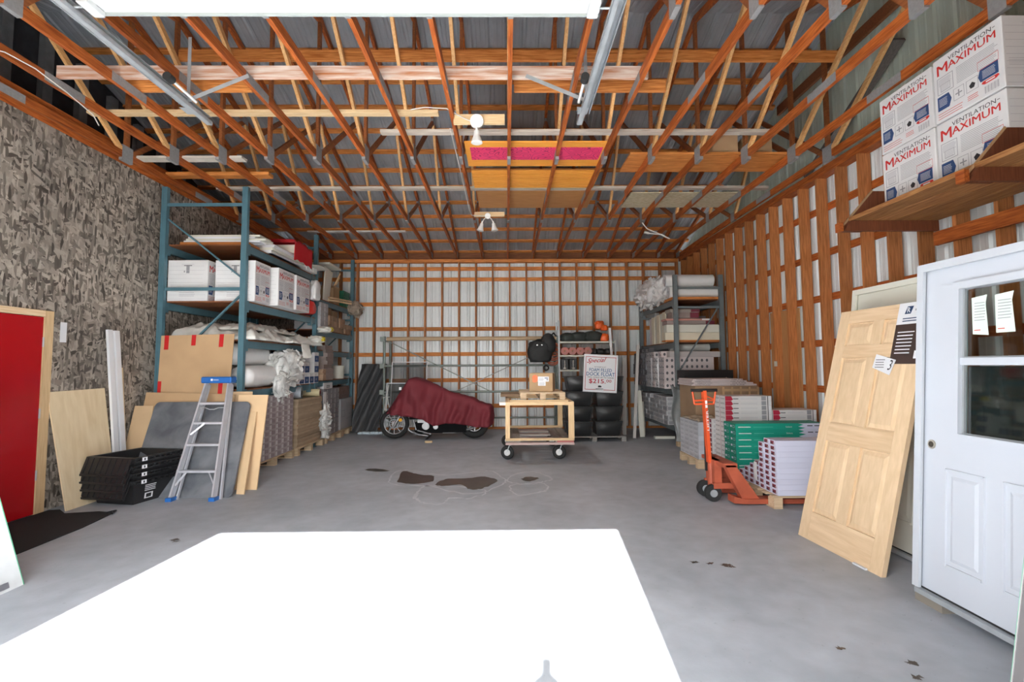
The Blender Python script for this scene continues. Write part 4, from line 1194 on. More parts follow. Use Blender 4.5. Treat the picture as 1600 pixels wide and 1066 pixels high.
put('carton', carton_mesh('bk1', .72, 1.22, .90, [mat('mauve_carton', (.40, .345, .345))]), (-4.22, 7.85, .133), 'large carton behind the small printed cartons', 'carton')
cm = carton_mesh('flat1', .96, 1.1, .034, [mat('tan_corrugate', (.40, .30, .20), .85, 0, .08, 6, orand=.14)])
for l in range(23):
    put('flattened_carton', cm, (-4.02+random.uniform(-.012, .012), 9.23+random.uniform(-.01, .01), .132+.0352*l), 'flattened tan carton in floor stack under rack, %s' % (ORD[l]+' from the bottom' if l < 20 else ['third', 'second', 'first'][l-20]+' from the top'), 'carton', 'stack of flattened tan cartons', random.uniform(-.008, .008))
zt = .132+.0352*23
roll_thing('silver_roll', (-4.3, 8.72, zt+.105), (-3.55, 8.86, zt+.105), .10, mat('silver_foil', (.55, .60, .66), .3, .5, .15, 8), 'silver foil roll lying on the flattened cardboard stack', core=.04, mcore=BLACKP)
roll_thing('tan_roll', (-4.1, 9.42, zt+.075), (-3.47, 9.50, zt+.075), .068, mat('cream_paper', (.58, .50, .30), .6, 0, .06, 6), 'narrow cream paper roll beside the silver foil roll', core=.03, mcore=MAROON)
def wrapdeco(mb, dx, dy, dz):
    F = face_right(mb, dx, dy, dz); F.lines(.1, .2, .8, .8, 3, 1, duty=.4); F.rect(.84, .1, .93, .9, 2)
wm_ = carton_mesh('wrapc', .9, .22, .10, [mat('wrapped_grey', (.27, .25, .26), .35, 0, .1, 8, orand=.12), GREYINK, WHITEC], wrapdeco)
for c in range(4):
    for l in range(9):
        put('wrapped_carton', wm_, (-4.02, 10.09+.224*c, .132+.102*l), 'film-wrapped grey carton, third left pallet, %s column, %s layer up' % (ORD[c], ORD[l]), 'carton', 'film-wrapped grey cartons')
tag(MB().box(-3.575, -3.563, 9.96, 10.10, .14, 1.0).build('corner_protector', WHITEC), 'white cardboard corner protector on the wrapped cartons', 'protector')
put('white_carton', carton_mesh('pw', .8, .5, .12, [WHITEC, BLACKINK], lambda mb, dx, dy, dz: face_right(mb, dx, dy, dz).lines(.3, .2, .7, .7, 2, 1, duty=.4)), (-4.0, 10.3, 1.052), 'white carton lying on top of the film-wrapped cartons', 'carton')
crumple((-3.46, 9.78, .42), (.05, .12, .34), 31, 90, .08, lab='torn clear film hanging off the wrapped cartons')
T = thing('large_carton', 'large pale grey printed carton on the corner pallet', 'box', (-4.05, 11.4, .132))
MB().box(-.48, .48, -.40, .40, 0, .66).build('carton_body', GREYC, T, True, bevel=.005)
mb = MB(); F = Face(mb, (.48, -.40, 0), (0, .8, 0), (0, 0, .66)); F.lines(.45, .72, .95, .86, 3, 0, duty=.4); F.frame(.08, .40, .35, .62, .02, 0); F.rect(.7, .44, .8, .5, 0); F.lines(.5, .3, .9, .36, 2, 0, duty=.4)
mb.build('printing', GREYINK, T)
for i in range(3):
    put('wrapped_bundle', carton_mesh('wb', .8, .7, .085, [mat('brown_wrap', (.22, .15, .13), .35, 0, .2, 10, orand=.1)]), (-4.02, 11.38, .794+.086*i), 'brown film-wrapped bundle on the large grey carton, %s' % ['lowest', 'middle', 'top'][i], 'bundle', 'brown bundles in the corner', random.uniform(-.03, .03))
# ------------------------------------------------------------------ back wall: tarp, screens, scaffold
def tarpf(u, v):
    x = -3.46+.60*u; zz = .03+1.52*(1-v)
    lean = .42*v
    ph = (u*3.6-(1-v)*3.0)*math.pi*2/1.35
    return (x+.10*(1-v)+.02*noise.noise(Vector((u*3, v*3, 2))), 11.80-lean+.055*(1-2*abs(math.sin(ph/2))**1.5)+.02*noise.noise(Vector((u*8, v*6, 1))), zz)
drape('pleated_tarp', tarpf, 70, 50, [mat('charcoal_tarp', (.065, .067, .07), .6, 0, .1, 5)], 'charcoal pleated sheet leaning against the back wall beside the scaffold', 'tarp', .01)
mb = MB()
for i in range(6): lump(mb, (-3.22+.09*i, 11.28+.02*(i % 2), .03), (.06, .05, .03), i, .3, 2, 3)
tag(mb.build('crumpled_packaging', [mat('pale_blue_film', (.55, .64, .70), .4, 0, .15, 12)]), 'crumpled pale blue packaging on the floor under the charcoal sheet', 'packaging')
T = thing('scaffold', 'long grey tubular scaffold frame with tan top rail along back wall', 'scaffold', (-.8, 11.3, 0))
SC = STEELD
for x in (-2.68, 1.12):
    for y in (11.15, 11.72):
        MB().cyl((x, y, 0), (x, y, 2.15), .028, 12).build('upright', SC, T, False)
    for z in (.35, .93, 1.50, 2.05):
        MB().cyl((x, 11.15, z), (x, 11.72, z), .02, 10).build('cross_tube', SC, T, False)
for z, y in ((.93, 11.10), (1.50, 11.10)):
    MB().cyl((-2.75, y, z), (1.16, y, z), .024, 10).build('long_tube', SC, T, False)
MB().cyl((-2.62, 11.10, 2.09), (1.10, 11.10, 2.09), .045, 14).build('top_rail', mat('tan_tube', (.46, .33, .20), .6, 0, .06, 4), T, False)
MB().cyl((-2.75, 11.74, .3), (1.16, 11.74, .3), .02, 10).build('long_tube', SC, T, False)
MB().beam((-2.60, 11.2, 2.04), (-.3, 11.25, .90), .02, .035, up=(0, 1, 0)).build('diagonal_brace', SC, T, False)
MB().beam((-1.15, 11.3, .92), (.72, 11.3, 1.78), .02, .03, up=(0, 1, 0)).build('diagonal_brace', mat('pale_brace', (.34, .35, .34), .6), T, False)
for z in (.93, 1.50, 2.09):
    MB().box(-2.76, -2.66, 11.06, 11.2, z-.05, z+.05).box(1.08, 1.17, 11.06, 11.2, z-.04, z+.04).build('clamp', SC, T, False)
def screen(x0, x1, z0, z1, y, tilt, lab):
    T = thing('window_screen', lab, 'screen', ((x0+x1)/2, y, z0), 0, 'window screens by the scaffold')
    mb = MB(); t = .012
    for a, b in (((x0, z0), (x0, z1)), ((x1, z0), (x1, z1)), ((x0, z0), (x1, z0)), ((x0, z1), (x1, z1))):
        mb.beam((a[0]+tilt*(a[1]-z0), y, a[1]), (b[0]+tilt*(b[1]-z0), y, b[1]), .015, t*1.6, up=(0, 1, 0))
    mb.build('frame', WHITE, T, False)
    MB().quad((x0, y+.004, z0), (x1, y+.004, z0), (x1+tilt*(z1-z0), y+.004, z1), (x0+tilt*(z1-z0), y+.004, z1)).build('mesh', mat('screen_mesh', (.05, .055, .055), .7, alpha=.55), T, False)
screen(-2.50, -1.75, .45, 1.58, 10.98, .03, 'white framed insect screen standing behind the covered motorcycle, taller one')
screen(-2.58, -1.78, .40, 1.13, 10.94, .02, 'white framed insect screen behind the covered motorcycle, shorter one')
tag(MB().tube([(-2.52, 10.9, 1.1), (-2.56, 10.9, .85), (-2.60, 10.88, .55)], .012).tube([(-2.56, 10.9, .86), (-2.50, 10.9, .62)], .01).tube([(-2.66, 10.9, .82), (-2.5, 10.9, .84)], .009).build('tied_strap', mat('pale_strap', (.6, .6, .57), .6)), 'pale straps tied on the screens left of the burgundy cover', 'strap')
# black bag
T = thing('black_bag', 'black bag hanging on the right end of the scaffold', 'bag', (.80, 10.98, 1.5))
mb = MB(); lump(mb, (.72, 10.93, 1.78), (.25, .12, .27), 4, .2, 2.4); lump(mb, (.90, 10.93, 1.95), (.16, .10, .22), 7, .2, 2)
mb.build('bag_body', mat('black_cloth', (.02, .021, .022), .7, 0, .2, 6), T, False)
MB().torus((.86, 10.98, 1.44), (0, 1, 0), .05, .018, 16, 6).build('strap', BLACKP, T, False)
MB().tube([(.95, 10.9, 2.12), (1.03, 10.98, 2.2), (1.10, 11.08, 2.13)], .015).build('strap', BLACKP, T, False)
mb = MB()
for x, z in ((.66, 1.93), (.76, 1.93)): mb.cyl((x, 10.80, z), (x, 10.785, z), .016, 10)
mb.build('buckle', CHROME, T, False)

# ------------------------------------------------------------------ motorcycle
S = .01342
def mx(c): return (580+c/8-791)*S
def mz(c): return (685-(580+c/8))*S
MYY = 10.62
ENG = mat('dull_black_metal', (.008, .008, .009), .85, spec=.15)
CHR = mat('bike_chrome', (.35, .35, .36), .35, .6)
T = thing('motorcycle', 'black and chrome motorcycle under a burgundy cloth cover by the back wall', 'motorcycle', (mx(780), MYY, 0))
def at(x, z, dy=0): return (mx(x), MYY+dy, mz(z))
for i, (wx, R, r, nsp) in enumerate((((300, .262, .046, 10)), ((1285, .235, .07, 7)))):
    c = (mx(wx), MYY, R+r)
    wroot = MB().torus(c, (0, 1, 0), R, r, 40, 12).build('tyre', BLACKR, T, False)
    mb = MB().torus(c, (0, 1, 0), R-r*1.0, .016, 40, 8)
    cc = Vector(c)
    for k in range(nsp):
        a = 2*math.pi*k/nsp+.3
        e = Vector((math.cos(a), 0, math.sin(a)))
        mb.beam(cc+e*.04, cc+e*(R-r*.75), .022 if i else .014, .022 if i else .012, up=(0, 1, 0))
    mb.cyl(cc+Vector((0, -.05, 0)), cc+Vector((0, .05, 0)), .045, 16)
    mb.build('wheel_rim', CHR, T, False)
    mb = MB().torus(cc+Vector((0, -.055, 0)), (0, 1, 0), .09, .012, 24, 6); mb.build('brake_disc', GALV, T, False)
MB().cyl(at(290, 710, -.10), at(390, 540, -.09), .022, 12).build('fork_tube', CHR, T, False)
MB().cyl(at(290, 710, .10), at(390, 540, .09), .022, 12).build('fork_tube', CHR, T, False)
mb = MB(); mb.cyl(at(385, 605, -.14), at(400, 600, -.21), .035, 14); mb.build('turn_signal', mat('amber_lens', (.85, .42, .02), .2), T, False)
mb = MB()
mb.tube([at(450, 540), at(450, 640), at(480, 740), at(560, 790), at(700, 800)], .022, 8)
mb.tube([at(530, 550, -.1), at(580, 730, -.12)], .014, 8)
mb.tube([at(560, 770, -.02), at(1050, 770, 0), at(1280, 710, -.08)], .025, 8); mb.tube([at(560, 550, 0), at(1100, 600, 0), at(1280, 700, .08)], .025, 8)
mb.build('frame', CHR, T, False)
mb = MB()
mb.cyl(at(640, 700, .14), at(640, 700, -.12), .13, 20); mb.box(mx(560), mx(900), MYY-.11, MYY+.11, mz(770), mz(640))
for k in range(7):
    for cx_ in (640, 760):
        mb.box(mx(cx_)-.075, mx(cx_)+.075, MYY-.09, MYY+.09, mz(620)+k*.026, mz(620)+k*.026+.012)
mb.build('engine', ENG, T, False)
MB().cyl(at(700, 680, -.12), at(700, 680, -.165), .075, 24).cyl(at(700, 680, -.165), at(700, 680, -.18), .055, 24).build('air_cover', CHR, T, False)
MB().box(mx(600), mx(720), MYY-.15, MYY-.09, mz(640), mz(600)).build('cylinder_head', CHR, T, False)
MB().cyl(at(820, 690, -.11), at(820, 690, -.16), .05, 20).build('clutch_cover', CHR, T, False)
MB().tube([at(540, 750, -.16), at(620, 780, -.18), at(730, 795, -.18)], .018, 10).tube([at(600, 730, -.16), at(750, 770, -.18), at(770, 772, -.18)], .015, 10).build('exhaust_pipe', CHR, T, False)
MB().box(mx(860), mx(1190), MYY-.15, MYY+.15, mz(760), mz(600)).build('saddlebag', ENG, T, False)
MB().beam(at(760, 790, -.1), at(690, 860, -.22), .018, .03).build('kickstand', BLACKP, T, False)
MB().box(mx(500), mx(1300), MYY-.14, MYY+.14, mz(600), mz(480)).build('tank_and_seat', ENG, T, False)
top = [(200, 520), (260, 440), (380, 270), (500, 97), (560, 85), (620, 97), (740, 140), (860, 200), (1000, 268), (1150, 305), (1300, 345), (1350, 385), (1420, 405), (1500, 430), (1530, 480), (1535, 560)]
bot = [(200, 535), (260, 530), (380, 538), (500, 552), (620, 570), (720, 610), (800, 668), (880, 655), (950, 640), (1100, 645), (1200, 665), (1300, 682), (1400, 690), (1480, 690), (1520, 660), (1535, 590)]
def interp(tab, x):
    for (a, b), (c, d) in zip(tab[:-1], tab[1:]):
        if a <= x <= c: return b+(d-b)*(x-a)/(c-a)
    return tab[-1][1]
mb = MB(); vs = []; NU, NV = 110, 44
for i in range(NU+1):
    cx_ = 200+1335*i/NU; zt_, zb_ = mz(interp(top, cx_)), mz(interp(bot, cx_))
    endk = min(1, (cx_-200)/110+.12, (1535-cx_)/70+.2)
    wtop = (.10+.24*math.exp(-((cx_-520)/170)**2)+.06*(cx_ > 900))*endk
    wbot = (.30+.10*math.exp(-((cx_-560)/260)**2))*endk
    for j in range(NV+1):
        v = j/NV*2-1; s = math.copysign(1, v); a = abs(v)
        if a < .25: y = s*wtop*(a/.25); zz = zt_-.03*(a/.25)**2
        else:
            k = (a-.25)/.75
            y = s*(wtop+(wbot-wtop)*k**.6); zz = zt_-.03+(zb_-zt_+.03)*k
            fo = .03*math.sin(cx_*.045+s*2+k*2.0+3*noise.noise(Vector((cx_*.004, k*2, s))))*k+.075*noise.noise(Vector((cx_*.012+k*1.5, k*2.2-cx_*.004, s*3)))*min(1, k*3)
            y += s*fo
        # ridge lines that fan out from the handlebars
        zz += .012*noise.noise(Vector((cx_*.02, v*3, 7)))
        vs.append((mx(cx_), MYY+y, zz))
fs = [(i*(NV+1)+j, i*(NV+1)+j+1, (i+1)*(NV+1)+j+1, (i+1)*(NV+1)+j) for i in range(NU) for j in range(NV)]
mb.add(vs, fs, 0, True)
o = mb.build('cover', BURG, T, False)
md = o.modifiers.new('t', 'SOLIDIFY'); md.thickness = .004
MB().box(mx(395), mx(425), MYY-.345, MYY-.34, mz(235), mz(200)).build('cover_label', WHITE, T, False)
tag(MB().box(-1.60, -1.46, 10.0, 10.06, 0, .035).build('wood_block', RAWX, None), 'small wooden block on the floor in front of the motorcycle', 'block')

# ------------------------------------------------------------------ wooden cart
T = thing('cart', 'homemade wooden frame cart on four pneumatic casters', 'cart', (.53, 8.9, 0))
x0, x1, y0, y1 = -.02, 1.06, 8.0, 9.7
zd = .32
for x, y in ((x0+.035, y0+.02), (x1-.045, y0+.02), (x0+.035, y1-.02), (x1-.045, y1-.02)):
    w_ = .035 if x < .5 else .045
    MB().box(x-w_, x+w_, y-.02, y+.02, zd+.04, .92).build('post', RAWZ, T, False)
for y in (y0, y1-.04):
    MB().box(x0-.09 if y == y0 else x0, x1-.02, y-.045, y-.001, .875, .925).build('top_rail', RAWX, T, False)
    MB().box(x0+.07, x1-.09, y+.001, y+.038, .925, .955).build('top_board', RAWX, T, False)
    MB().box(x0, x1, y, y+.04, zd, zd+.038).build('bottom_rail', RAWX, T, False)
MB().box(x0-.092, x0-.0, y0-.048, y0-.046, .878, .922).build('end_label', WHITE, T, False)
for x in (x0, x1-.04):
    MB().box(x, x+.04, y0+.045, y1-.045, .885, .924).build('side_rail', RAWY, T, False)
for y in (y0+.0, y0+.55, y0+1.05, y1-.1):
    MB().box(x0, x1, y, y+.09, zd-.065, zd-.03).build('deck_bearer', wood('reddish_grey_board', (.38, .26, .24), (.48, .37, .34), 0), T, False)
for (a, b) in ((x0+.0, x0+.24), (x1-.30, x1-.02)):
    for k in range(2):
        w_ = (b-a)/2
        MB().box(a+w_*k+.002, a+w_*(k+1)-.004, y0+.045, y1-.05, zd-.029, zd-.005).build('deck_plank', wood('grey_deck', (.27, .23, .20), (.38, .33, .29), 1), T, False)
for y in (y0+.75, y0+1.2): MB().box(x0+.25, x1-.31, y, y+.07, zd-.029, zd-.005).build('cross_slat', wood('grey_deck_x', (.42, .36, .32), (.5, .45, .4), 0), T, False)
red = mat('faded_red_block', (.42, .13, .12), .7)
MB().box(x1-.27, x1-.01, y0-.002, y0+.04, zd-.029, zd-.001).build('red_block', red, T, False)
for (x, y, a) in ((.01, 8.2, .25), (.84, 8.2, .25), (.01, 9.5, -.2), (.84, 9.5, .2)):
    c = Vector((x, y, .11)); R_ = .078; ax = Vector((math.sin(a), math.cos(a), 0))
    MB().torus(c, ax, R_, .032, 28, 10).build('caster_tyre', BLACKR, T, False)
    MB().cyl(c-ax*.028, c+ax*.028, .05, 20).cyl(c-ax*.04, c+ax*.04, .016, 12).build('caster_hub', mat('grey_hub', (.62, .62, .62), .4), T, False)
    mb = MB(); tp = Vector((x+.045, y, .235))
    for s in (-1, 1): mb.beam(c+ax*s*.042, tp+ax*s*.04, .008, .04, up=ax)
    mb.box(tp.x-.05, tp.x+.05, tp.y-.05, tp.y+.05, .232, .252)
    mb.build('caster_fork', GALV, T, False)
pT = pallet(.22, .93, 8.05, 9.2, 'small wooden pallet lying on top of the frame cart', z=.957, h=.11, m=PALLET, g='pallet on the cart', runner='x')
T = thing('cardboard_box', 'cardboard box with orange sticker and white label on the cart', 'box', (.60, 8.48, 1.069), math.radians(-9))
MB().box(-.19, .19, -.28, .28, 0, .30).build('carton_body', CARD, T, True, bevel=.004)
mb = MB(); F = Face(mb, (-.19, -.28, 0), (.38, 0, 0), (0, 0, .30))
F.poly([(.14, .55), (.20, .50), (.30, .52), (.37, .62), (.36, .85), (.28, .92), (.18, .90), (.13, .8)], 0)
F.rect(.37, .55, .84, .82, 1, 1.2); F.rect(.38, .33, .70, .58, 1, 1.4); F.lines(.40, .60, .62, .78, 4, 2, 2, .3); F.rect(.66, .72, .80, .76, 3, 2); F.rect(.74, .62, .80, .70, 2, 2); F.lines(.42, .36, .66, .54, 4, 2, 2, .3)
mb.build('labels', [mat('orange_sticker', (.90, .16, .03), .5), WHITE, GREYINK, BLUEINK], T)
MB().box(-.025, .025, -.2805, .2805, .3, .3012).build('tape', mat('packing_tape', (.58, .42, .22), .3), T)
tag(MB().box(-.03, .30, 8.75, 9.6, .957, 1.0).build('folded_cardboard', CARDD), 'dark folded cardboard slab on the rear left of the cart', 'cardboard')
bpy.data.objects['folded_cardboard'].location = (.06, 9.25, .957)

# ------------------------------------------------------------------ shelf unit with tarps and orange tubes
T = thing('shelf_unit', 'light metal shelf unit behind the black dock floats', 'shelf', (1.6, 10.9, 0))
SX0, SX1, SY0, SY1 = 1.12, 2.32, 10.75, 11.25
for x, y, zt_ in ((SX0, SY0, 2.45), (SX1, SY0, 2.02), (SX0, SY1, 2.45), (SX1, SY1, 2.02)):
    MB().box(x-.018, x+.018, y-.018, y+.018, 0, zt_).build('post', GALV, T, False)
ST = mat('cream_shelf', (.55, .56, .48), .5)
for z, xe in ((2.0, SX1), (1.71, SX1), (1.40, 1.55)):
    MB().box(SX0+.02, xe, SY0-.02, SY1, z-.035, z).build('shelf_board', ST, T, False)
tm = mat('dark_green_grey_tarp', (.035, .042, .038), .75, 0, .25, 6)
for i, (x0_, x1_, r_) in enumerate(((1.20, 1.46, .11), (1.42, 1.74, .12), (1.72, 2.06, .13))):
    mb = MB(); lump(mb, ((x0_+x1_)/2, 11.0, 2.001+r_*.8), ((x1_-x0_)*.6, .18, r_), i+11, .15, 2.2, 4)
    tag(mb.build('tarp_bundle', [tm]), 'dark folded tarp bundle on the shelf top, %s from left' % ORD[i], 'tarp', 'dark tarps on the metal shelf')
mb = MB(); lump(mb, (2.03, 10.98, 2.36), (.10, .12, .10), 3, .3, 2.4); lump(mb, (2.13, 10.98, 2.30), (.08, .06, .07), 5)
tag(mb.build('life_vest', [ORANGEV]), 'bright orange vest bundle above the dark tarps, higher one', 'vest')
mb = MB(); lump(mb, (2.12, 10.95, 2.001+.08), (.10, .1, .10), 8, .25, 2.4)
tag(mb.build('life_vest', [ORANGEV]), 'bright orange vest bundle at the right end of the shelf top', 'vest')
for i in range(4):
    roll_thing('orange_roll', (1.24+.165*i, 10.72, 1.711+.085), (1.24+.165*i, 11.2, 1.711+.085), .083, mat('faded_orange', (.62, .11, .05), .6, 0, .15, 8, orand=.2), 'orange wound roll on the middle metal shelf, %s from left' % ORD[i], core=.02, g='orange rolls on the metal shelf')
mb = MB()
for i in range(3): lump(mb, (1.88+.15*i, 10.9, 1.711+.07), (.09, .12, .07), i+30)
tag(mb.build('black_hardware_pile', [BLACKP]), 'black hardware pile right of the orange rolls', 'hardware', kind='stuff')
for i, (x, h) in enumerate(((1.24, .23), (1.42, .23))):
    T = thing('black_case', 'black case on the short lower metal shelf, %s' % ['left', 'right'][i], 'case', (x, 10.9, 1.401), 0, 'black cases on the metal shelf')
    MB().box(-.08, .08, -.14, .14, 0, h).build('case_body', BLACKP, T, bevel=.012)
    MB().box(-.01, .01, -.146, -.141, .02, h-.03).box(-.03, .03, -.15, -.141, .01, .045).build('latch', CHROME, T)
mb = MB()
for k in range(5): mb.torus((1.02, 10.95+.02*k, 1.62-.05*k), (0, 1, .2), .14+.01*(k % 2), .016, 24, 6)
tag(mb.build('hose_coil', [mat('dull_orange_hose', (.38, .10, .05), .6)]), 'dull orange hose coil hung between the scaffold and shelf unit', 'hose')
bpy.data.objects['hose_coil'].location.z += .22
tag(MB().beam((2.26, 10.62, .70), (2.20, 10.70, 2.28), .05, .02, up=(0, 1, 0)).build('white_strip', WHITE), 'white strip board standing right of the metal shelf unit', 'strip')

# ------------------------------------------------------------------ dock floats
pallet(1.10, 2.34, 9.98, 10.70, 'grey weathered pallet under the black dock floats', m=wood('grey_pallet', (.20, .19, .18), (.30, .29, .27), 0), h=.10, g='grey pallet', runner='x')
FB = mat('black_float_plastic', (.022, .023, .024), .33, 0, .15, 3)
for c in range(2):
    for r in range(4):
        for dpt in range(1):
            nm = 'black plastic dock float, %s column, %s from the pallet' % (['left', 'right'][c], ORD[r])
            T = thing('dock_float', nm, 'dock float', (1.42+.585*c+.01*r, 10.32, .102+.293*r), 0, 'stacked black dock floats')
            mb = MB(); NX, NZ = 10, 8; w_, h_, d_ = .255, .27, .30
            def pt(u, v, s):     # bulging trapezoid front/back
                wv = w_*(.82+.18*v) if True else w_
                bul = .035*math.sin(math.pi*u)*math.sin(math.pi*v)
                return ((u*2-1)*wv, s*(d_*(.88+.12*v)+bul), v*h_)
            for s in (-1, 1):
                vs = [pt(i/NX, j/NZ, s) for i in range(NX+1) for j in range(NZ+1)]
                fs = [(i*(NZ+1)+j, (i+1)*(NZ+1)+j, (i+1)*(NZ+1)+j+1, i*(NZ+1)+j+1) for i in range(NX) for j in range(NZ)]
                if s > 0: fs = [f[::-1] for f in fs]
                mb.add(vs, fs, 0, True)
            for s in (-1, 1):
                a, b = pt((s+1)/2, 0, -1), pt((s+1)/2, 1, -1); c_, d2 = pt((s+1)/2, 1, 1), pt((s+1)/2, 0, 1)
                mb.quad(a, b, c_, d2)
            mb.quad(pt(0, 0, -1), pt(0, 0, 1), pt(1, 0, 1), pt(1, 0, -1))
            mb.quad(pt(0, 1, -1), pt(1, 1, -1), pt(1, 1, 1), pt(0, 1, 1))
            mb.build('shell', FB, T)
            MB().box(-w_-.022, w_+.022, -d_-.03, d_+.03, h_, h_+.02).build('flange', FB, T, bevel=.004)
            for x in (-w_-.008, w_+.008): MB().beam((x*.84, -d_*.93, .01), (x, -d_-.008, h_), .014, .03, up=(0, 1, 0)).build('edge_rib', FB, T)
# sign
T = thing('sale_sign', 'white Special dock float price sign with red border hung on the black floats', 'sign', (1.85, 9.965, 1.33))
T.rotation_euler = (0, math.radians(3.2), 0)
W_, H_ = .335, .37
MB().box(-W_, W_, 0, .008, -H_, H_).build('sign_board', WHITE, T, bevel=.001)
mb = MB(); F = Face(mb, (-W_, 0, -H_), (2*W_, 0, 0), (0, 0, 2*H_), .001)
F.frame(.055, .06, .945, .94, .014, 0); F.rect(.38, .05, .60, .085, 2, 1.5)
F.text('Special', .09, .73, .66, .88, 0, .014, .5, rise=.05)
F.text('24"X48"X12"', .31, .655, .66, .685, 1, .005)
F.text('FOAM FILLED', .17, .545, .83, .635, 3, .011)
F.text('DOCK FLOAT', .09, .43, .92, .53, 3, .013)
F.text('WILL HOLD UP TO 500LBS', .12, .375, .90, .41, 1, .01)
F.text('$215.', .17, .22, .66, .35, 0, .02)
F.text('00', .68, .27, .83, .345, 0, .015)
F.poly([(.44, .13), (.54, .13), (.55, .155), (.52, .18), (.45, .18)], 1); F.lines(.38, .065, .60, .115, 2, 1, 2, .45)
mb.build('sign_lettering', [mat('sign_crimson', (.42, .008, .03), .6), BLACKINK, WHITE, mat('sign_blue', (.015, .10, .26), .6)], T)

# posts leaning between floats and rack
tag(MB().beam((2.60, 10.4, .0), (2.86, 10.95, 1.92), .06, .03, up=(0, 1, 0)).build('white_post', [mat('dull_white', (.55, .53, .50), .6)]), 'dull white printed strip leaning between floats and right rack', 'post')
tag(MB().beam((2.52, 10.95, .0), (2.62, 11.2, 1.65), .09, .03, up=(0, 1, 0)).build('white_post', [mat('dull_white', (.55, .53, .50))]), 'wider dull white board leaning behind the black floats', 'post')
tag(MB().beam((2.82, 10.6, .0), (2.80, 10.75, .95), .10, .03, up=(0, 1, 0)).build('cream_board', [CREAM]), 'short cream board standing at the foot of the right rack', 'board')
tag(MB().beam((2.93, 10.9, .0), (2.93, 11.0, .7), .07, .03, up=(0, 1, 0)).build('cream_board', [CREAM]), 'shorter cream board behind the first at the rack foot', 'board')
tag(MB().box(3.0, 3.4, 10.3, 10.4, 0.0, .05).build('pale_offcut', [CREAM]), 'pale offcut lying on the floor below the right rack', 'offcut')

# ------------------------------------------------------------------ right rack goods
Z = RZ[0]+.021
MB_b = tag(MB().box(3.18, 4.06, 9.55, 10.1, Z, Z+.045).build('wood_board', ORX), 'brown board under the white rolls on the right rack', 'board')
roll_thing('white_roll', (3.16, 9.75, Z+.165), (4.10, 9.75, Z+.165), .115, FOAMW, 'white foam roll on top of the right rack, lower of two', mcore=LILACINK)
roll_thing('white_roll', (3.10, 9.78, Z+.395), (4.04, 9.78, Z+.395), .115, FOAMW, 'white foam roll on top of the right rack, upper of two', mcore=LILACINK)
crumple((3.16, 10.75, Z+.26), (.24, .85, .28), 41, 420, .10, mat('bubble_wrap', (.70, .68, .67), .3, 0, .12, 14, (1, 1, 1), None, .6, 40), 'bubble_wrap', 'heap of bubble wrap at the far left of the right rack', 'bubble wrap')
tag(MB().box(3.2, 3.24, 10.6, 10.8, Z+.0, Z+.62).build('white_strip', WHITE), 'white upright panel poking above the bubble wrap', 'panel')
# level 2: long beige cartons and mouldings
Z = RZ[1]+.021
IV = mat('ivory_carton', (.70, .64, .50), .6, 0, .04, 3)
for l in range(2):
    tag(MB().box(3.02+.03*l, 4.06, 9.56, 9.76, Z+.03+.148*l, Z+.175+.148*l).build('long_carton', [IV, CREAM][l], None, bevel=.003), 'long ivory carton on second level of right rack, %s' % ['lower', 'upper'][l], 'carton', 'long ivory cartons')
tag(MB().box(3.02, 4.06, 9.54, 9.78, Z, Z+.029).build('wood_board', ORX), 'brown board under the long ivory cartons', 'board')
for i, (x0_, x1_, z0_, h_, m_, nm) in enumerate(((3.10, 4.02, .335, .075, BROWNC, 'brown long carton with dark end over the ivory cartons'), (3.08, 3.95, .415, .035, mat('salmon_carton', (.62, .30, .25), .6), 'thin salmon and white carton on the brown long carton'),
                                             (3.2, 3.72, .46, .11, BROWNC, 'grey brown carton second from top of the right rack pile'), (3.16, 3.74, .575, .06, mat('tan_grey', (.35, .30, .26), .7), 'flat tan grey carton at the top of the pile'))):
    T = thing('long_carton', nm, 'carton', (0, 9.9, Z+z0_))
    MB().box(x0_, x1_, -.22, .08, 0, h_).build('carton_body', m_, T)
    MB().box(x1_-.17, x1_+.0008, -.2208, .0808, .004, h_-.004).build('end_print', MAROON if i != 1 else WHITE, T)
for i in range(6):
    tag(MB().box(3.18+.01*(i % 2), 3.21+.01*(i % 2), 10.05+.19*i, 10.235+.19*i, Z, Z+.62-.01*i).build('ivory_board', [IV, CREAM, IV, CREAM, IV, PINKC][i]),
        'ivory panel upright on second level of right rack, %s from the near end' % ORD[i], 'panel', 'upright ivory panels')
put('filler_carton', carton_mesh('fill1', .80, 1.1, .55, [BROWNC]), (3.66, 10.75, Z), 'brown carton behind the upright ivory panels', 'carton')
# level 3: flooring cartons with dotted side, roll, black box
Z = RZ[2]+.021
def flooring(key, body, end, side):
    def deco(mb, dx, dy, dz):
        F = face_left(mb, dx, dy, dz); F.frame(.03, .06, .97, .94, .012, 1, tv=.05)
        if end: F.rect(.12, .25, .5, .75, 1); F.rect(.6, .3, .85, .5, 2)
        F = face_front(mb, dx, dy, dz)
        if side == 'dots':
            for i in range(9): F.poly([(.06+.1*i+.025*math.cos(a*math.pi/4), .5+.25*math.sin(a*math.pi/4)) for a in range(8)], 2)
        elif side == 'text': F.text('HARDWOOD', .1, .3, .35, .7, 1, .01); F.lines(.45, .3, .8, .7, 2, 1, duty=.4)
    return carton_mesh(key, .95, .20, .118, [body, GREYINK, mat('dark_print', (.10, .10, .11), .7)], deco)
fl_a = flooring('fl_a', PINKC, True, 'dots'); fl_b = flooring('fl_b', GREYCD, True, ''); fl_c = flooring('fl_c', GREYC, True, 'text')
lvl = {2: 'third', 3: 'bottom'}
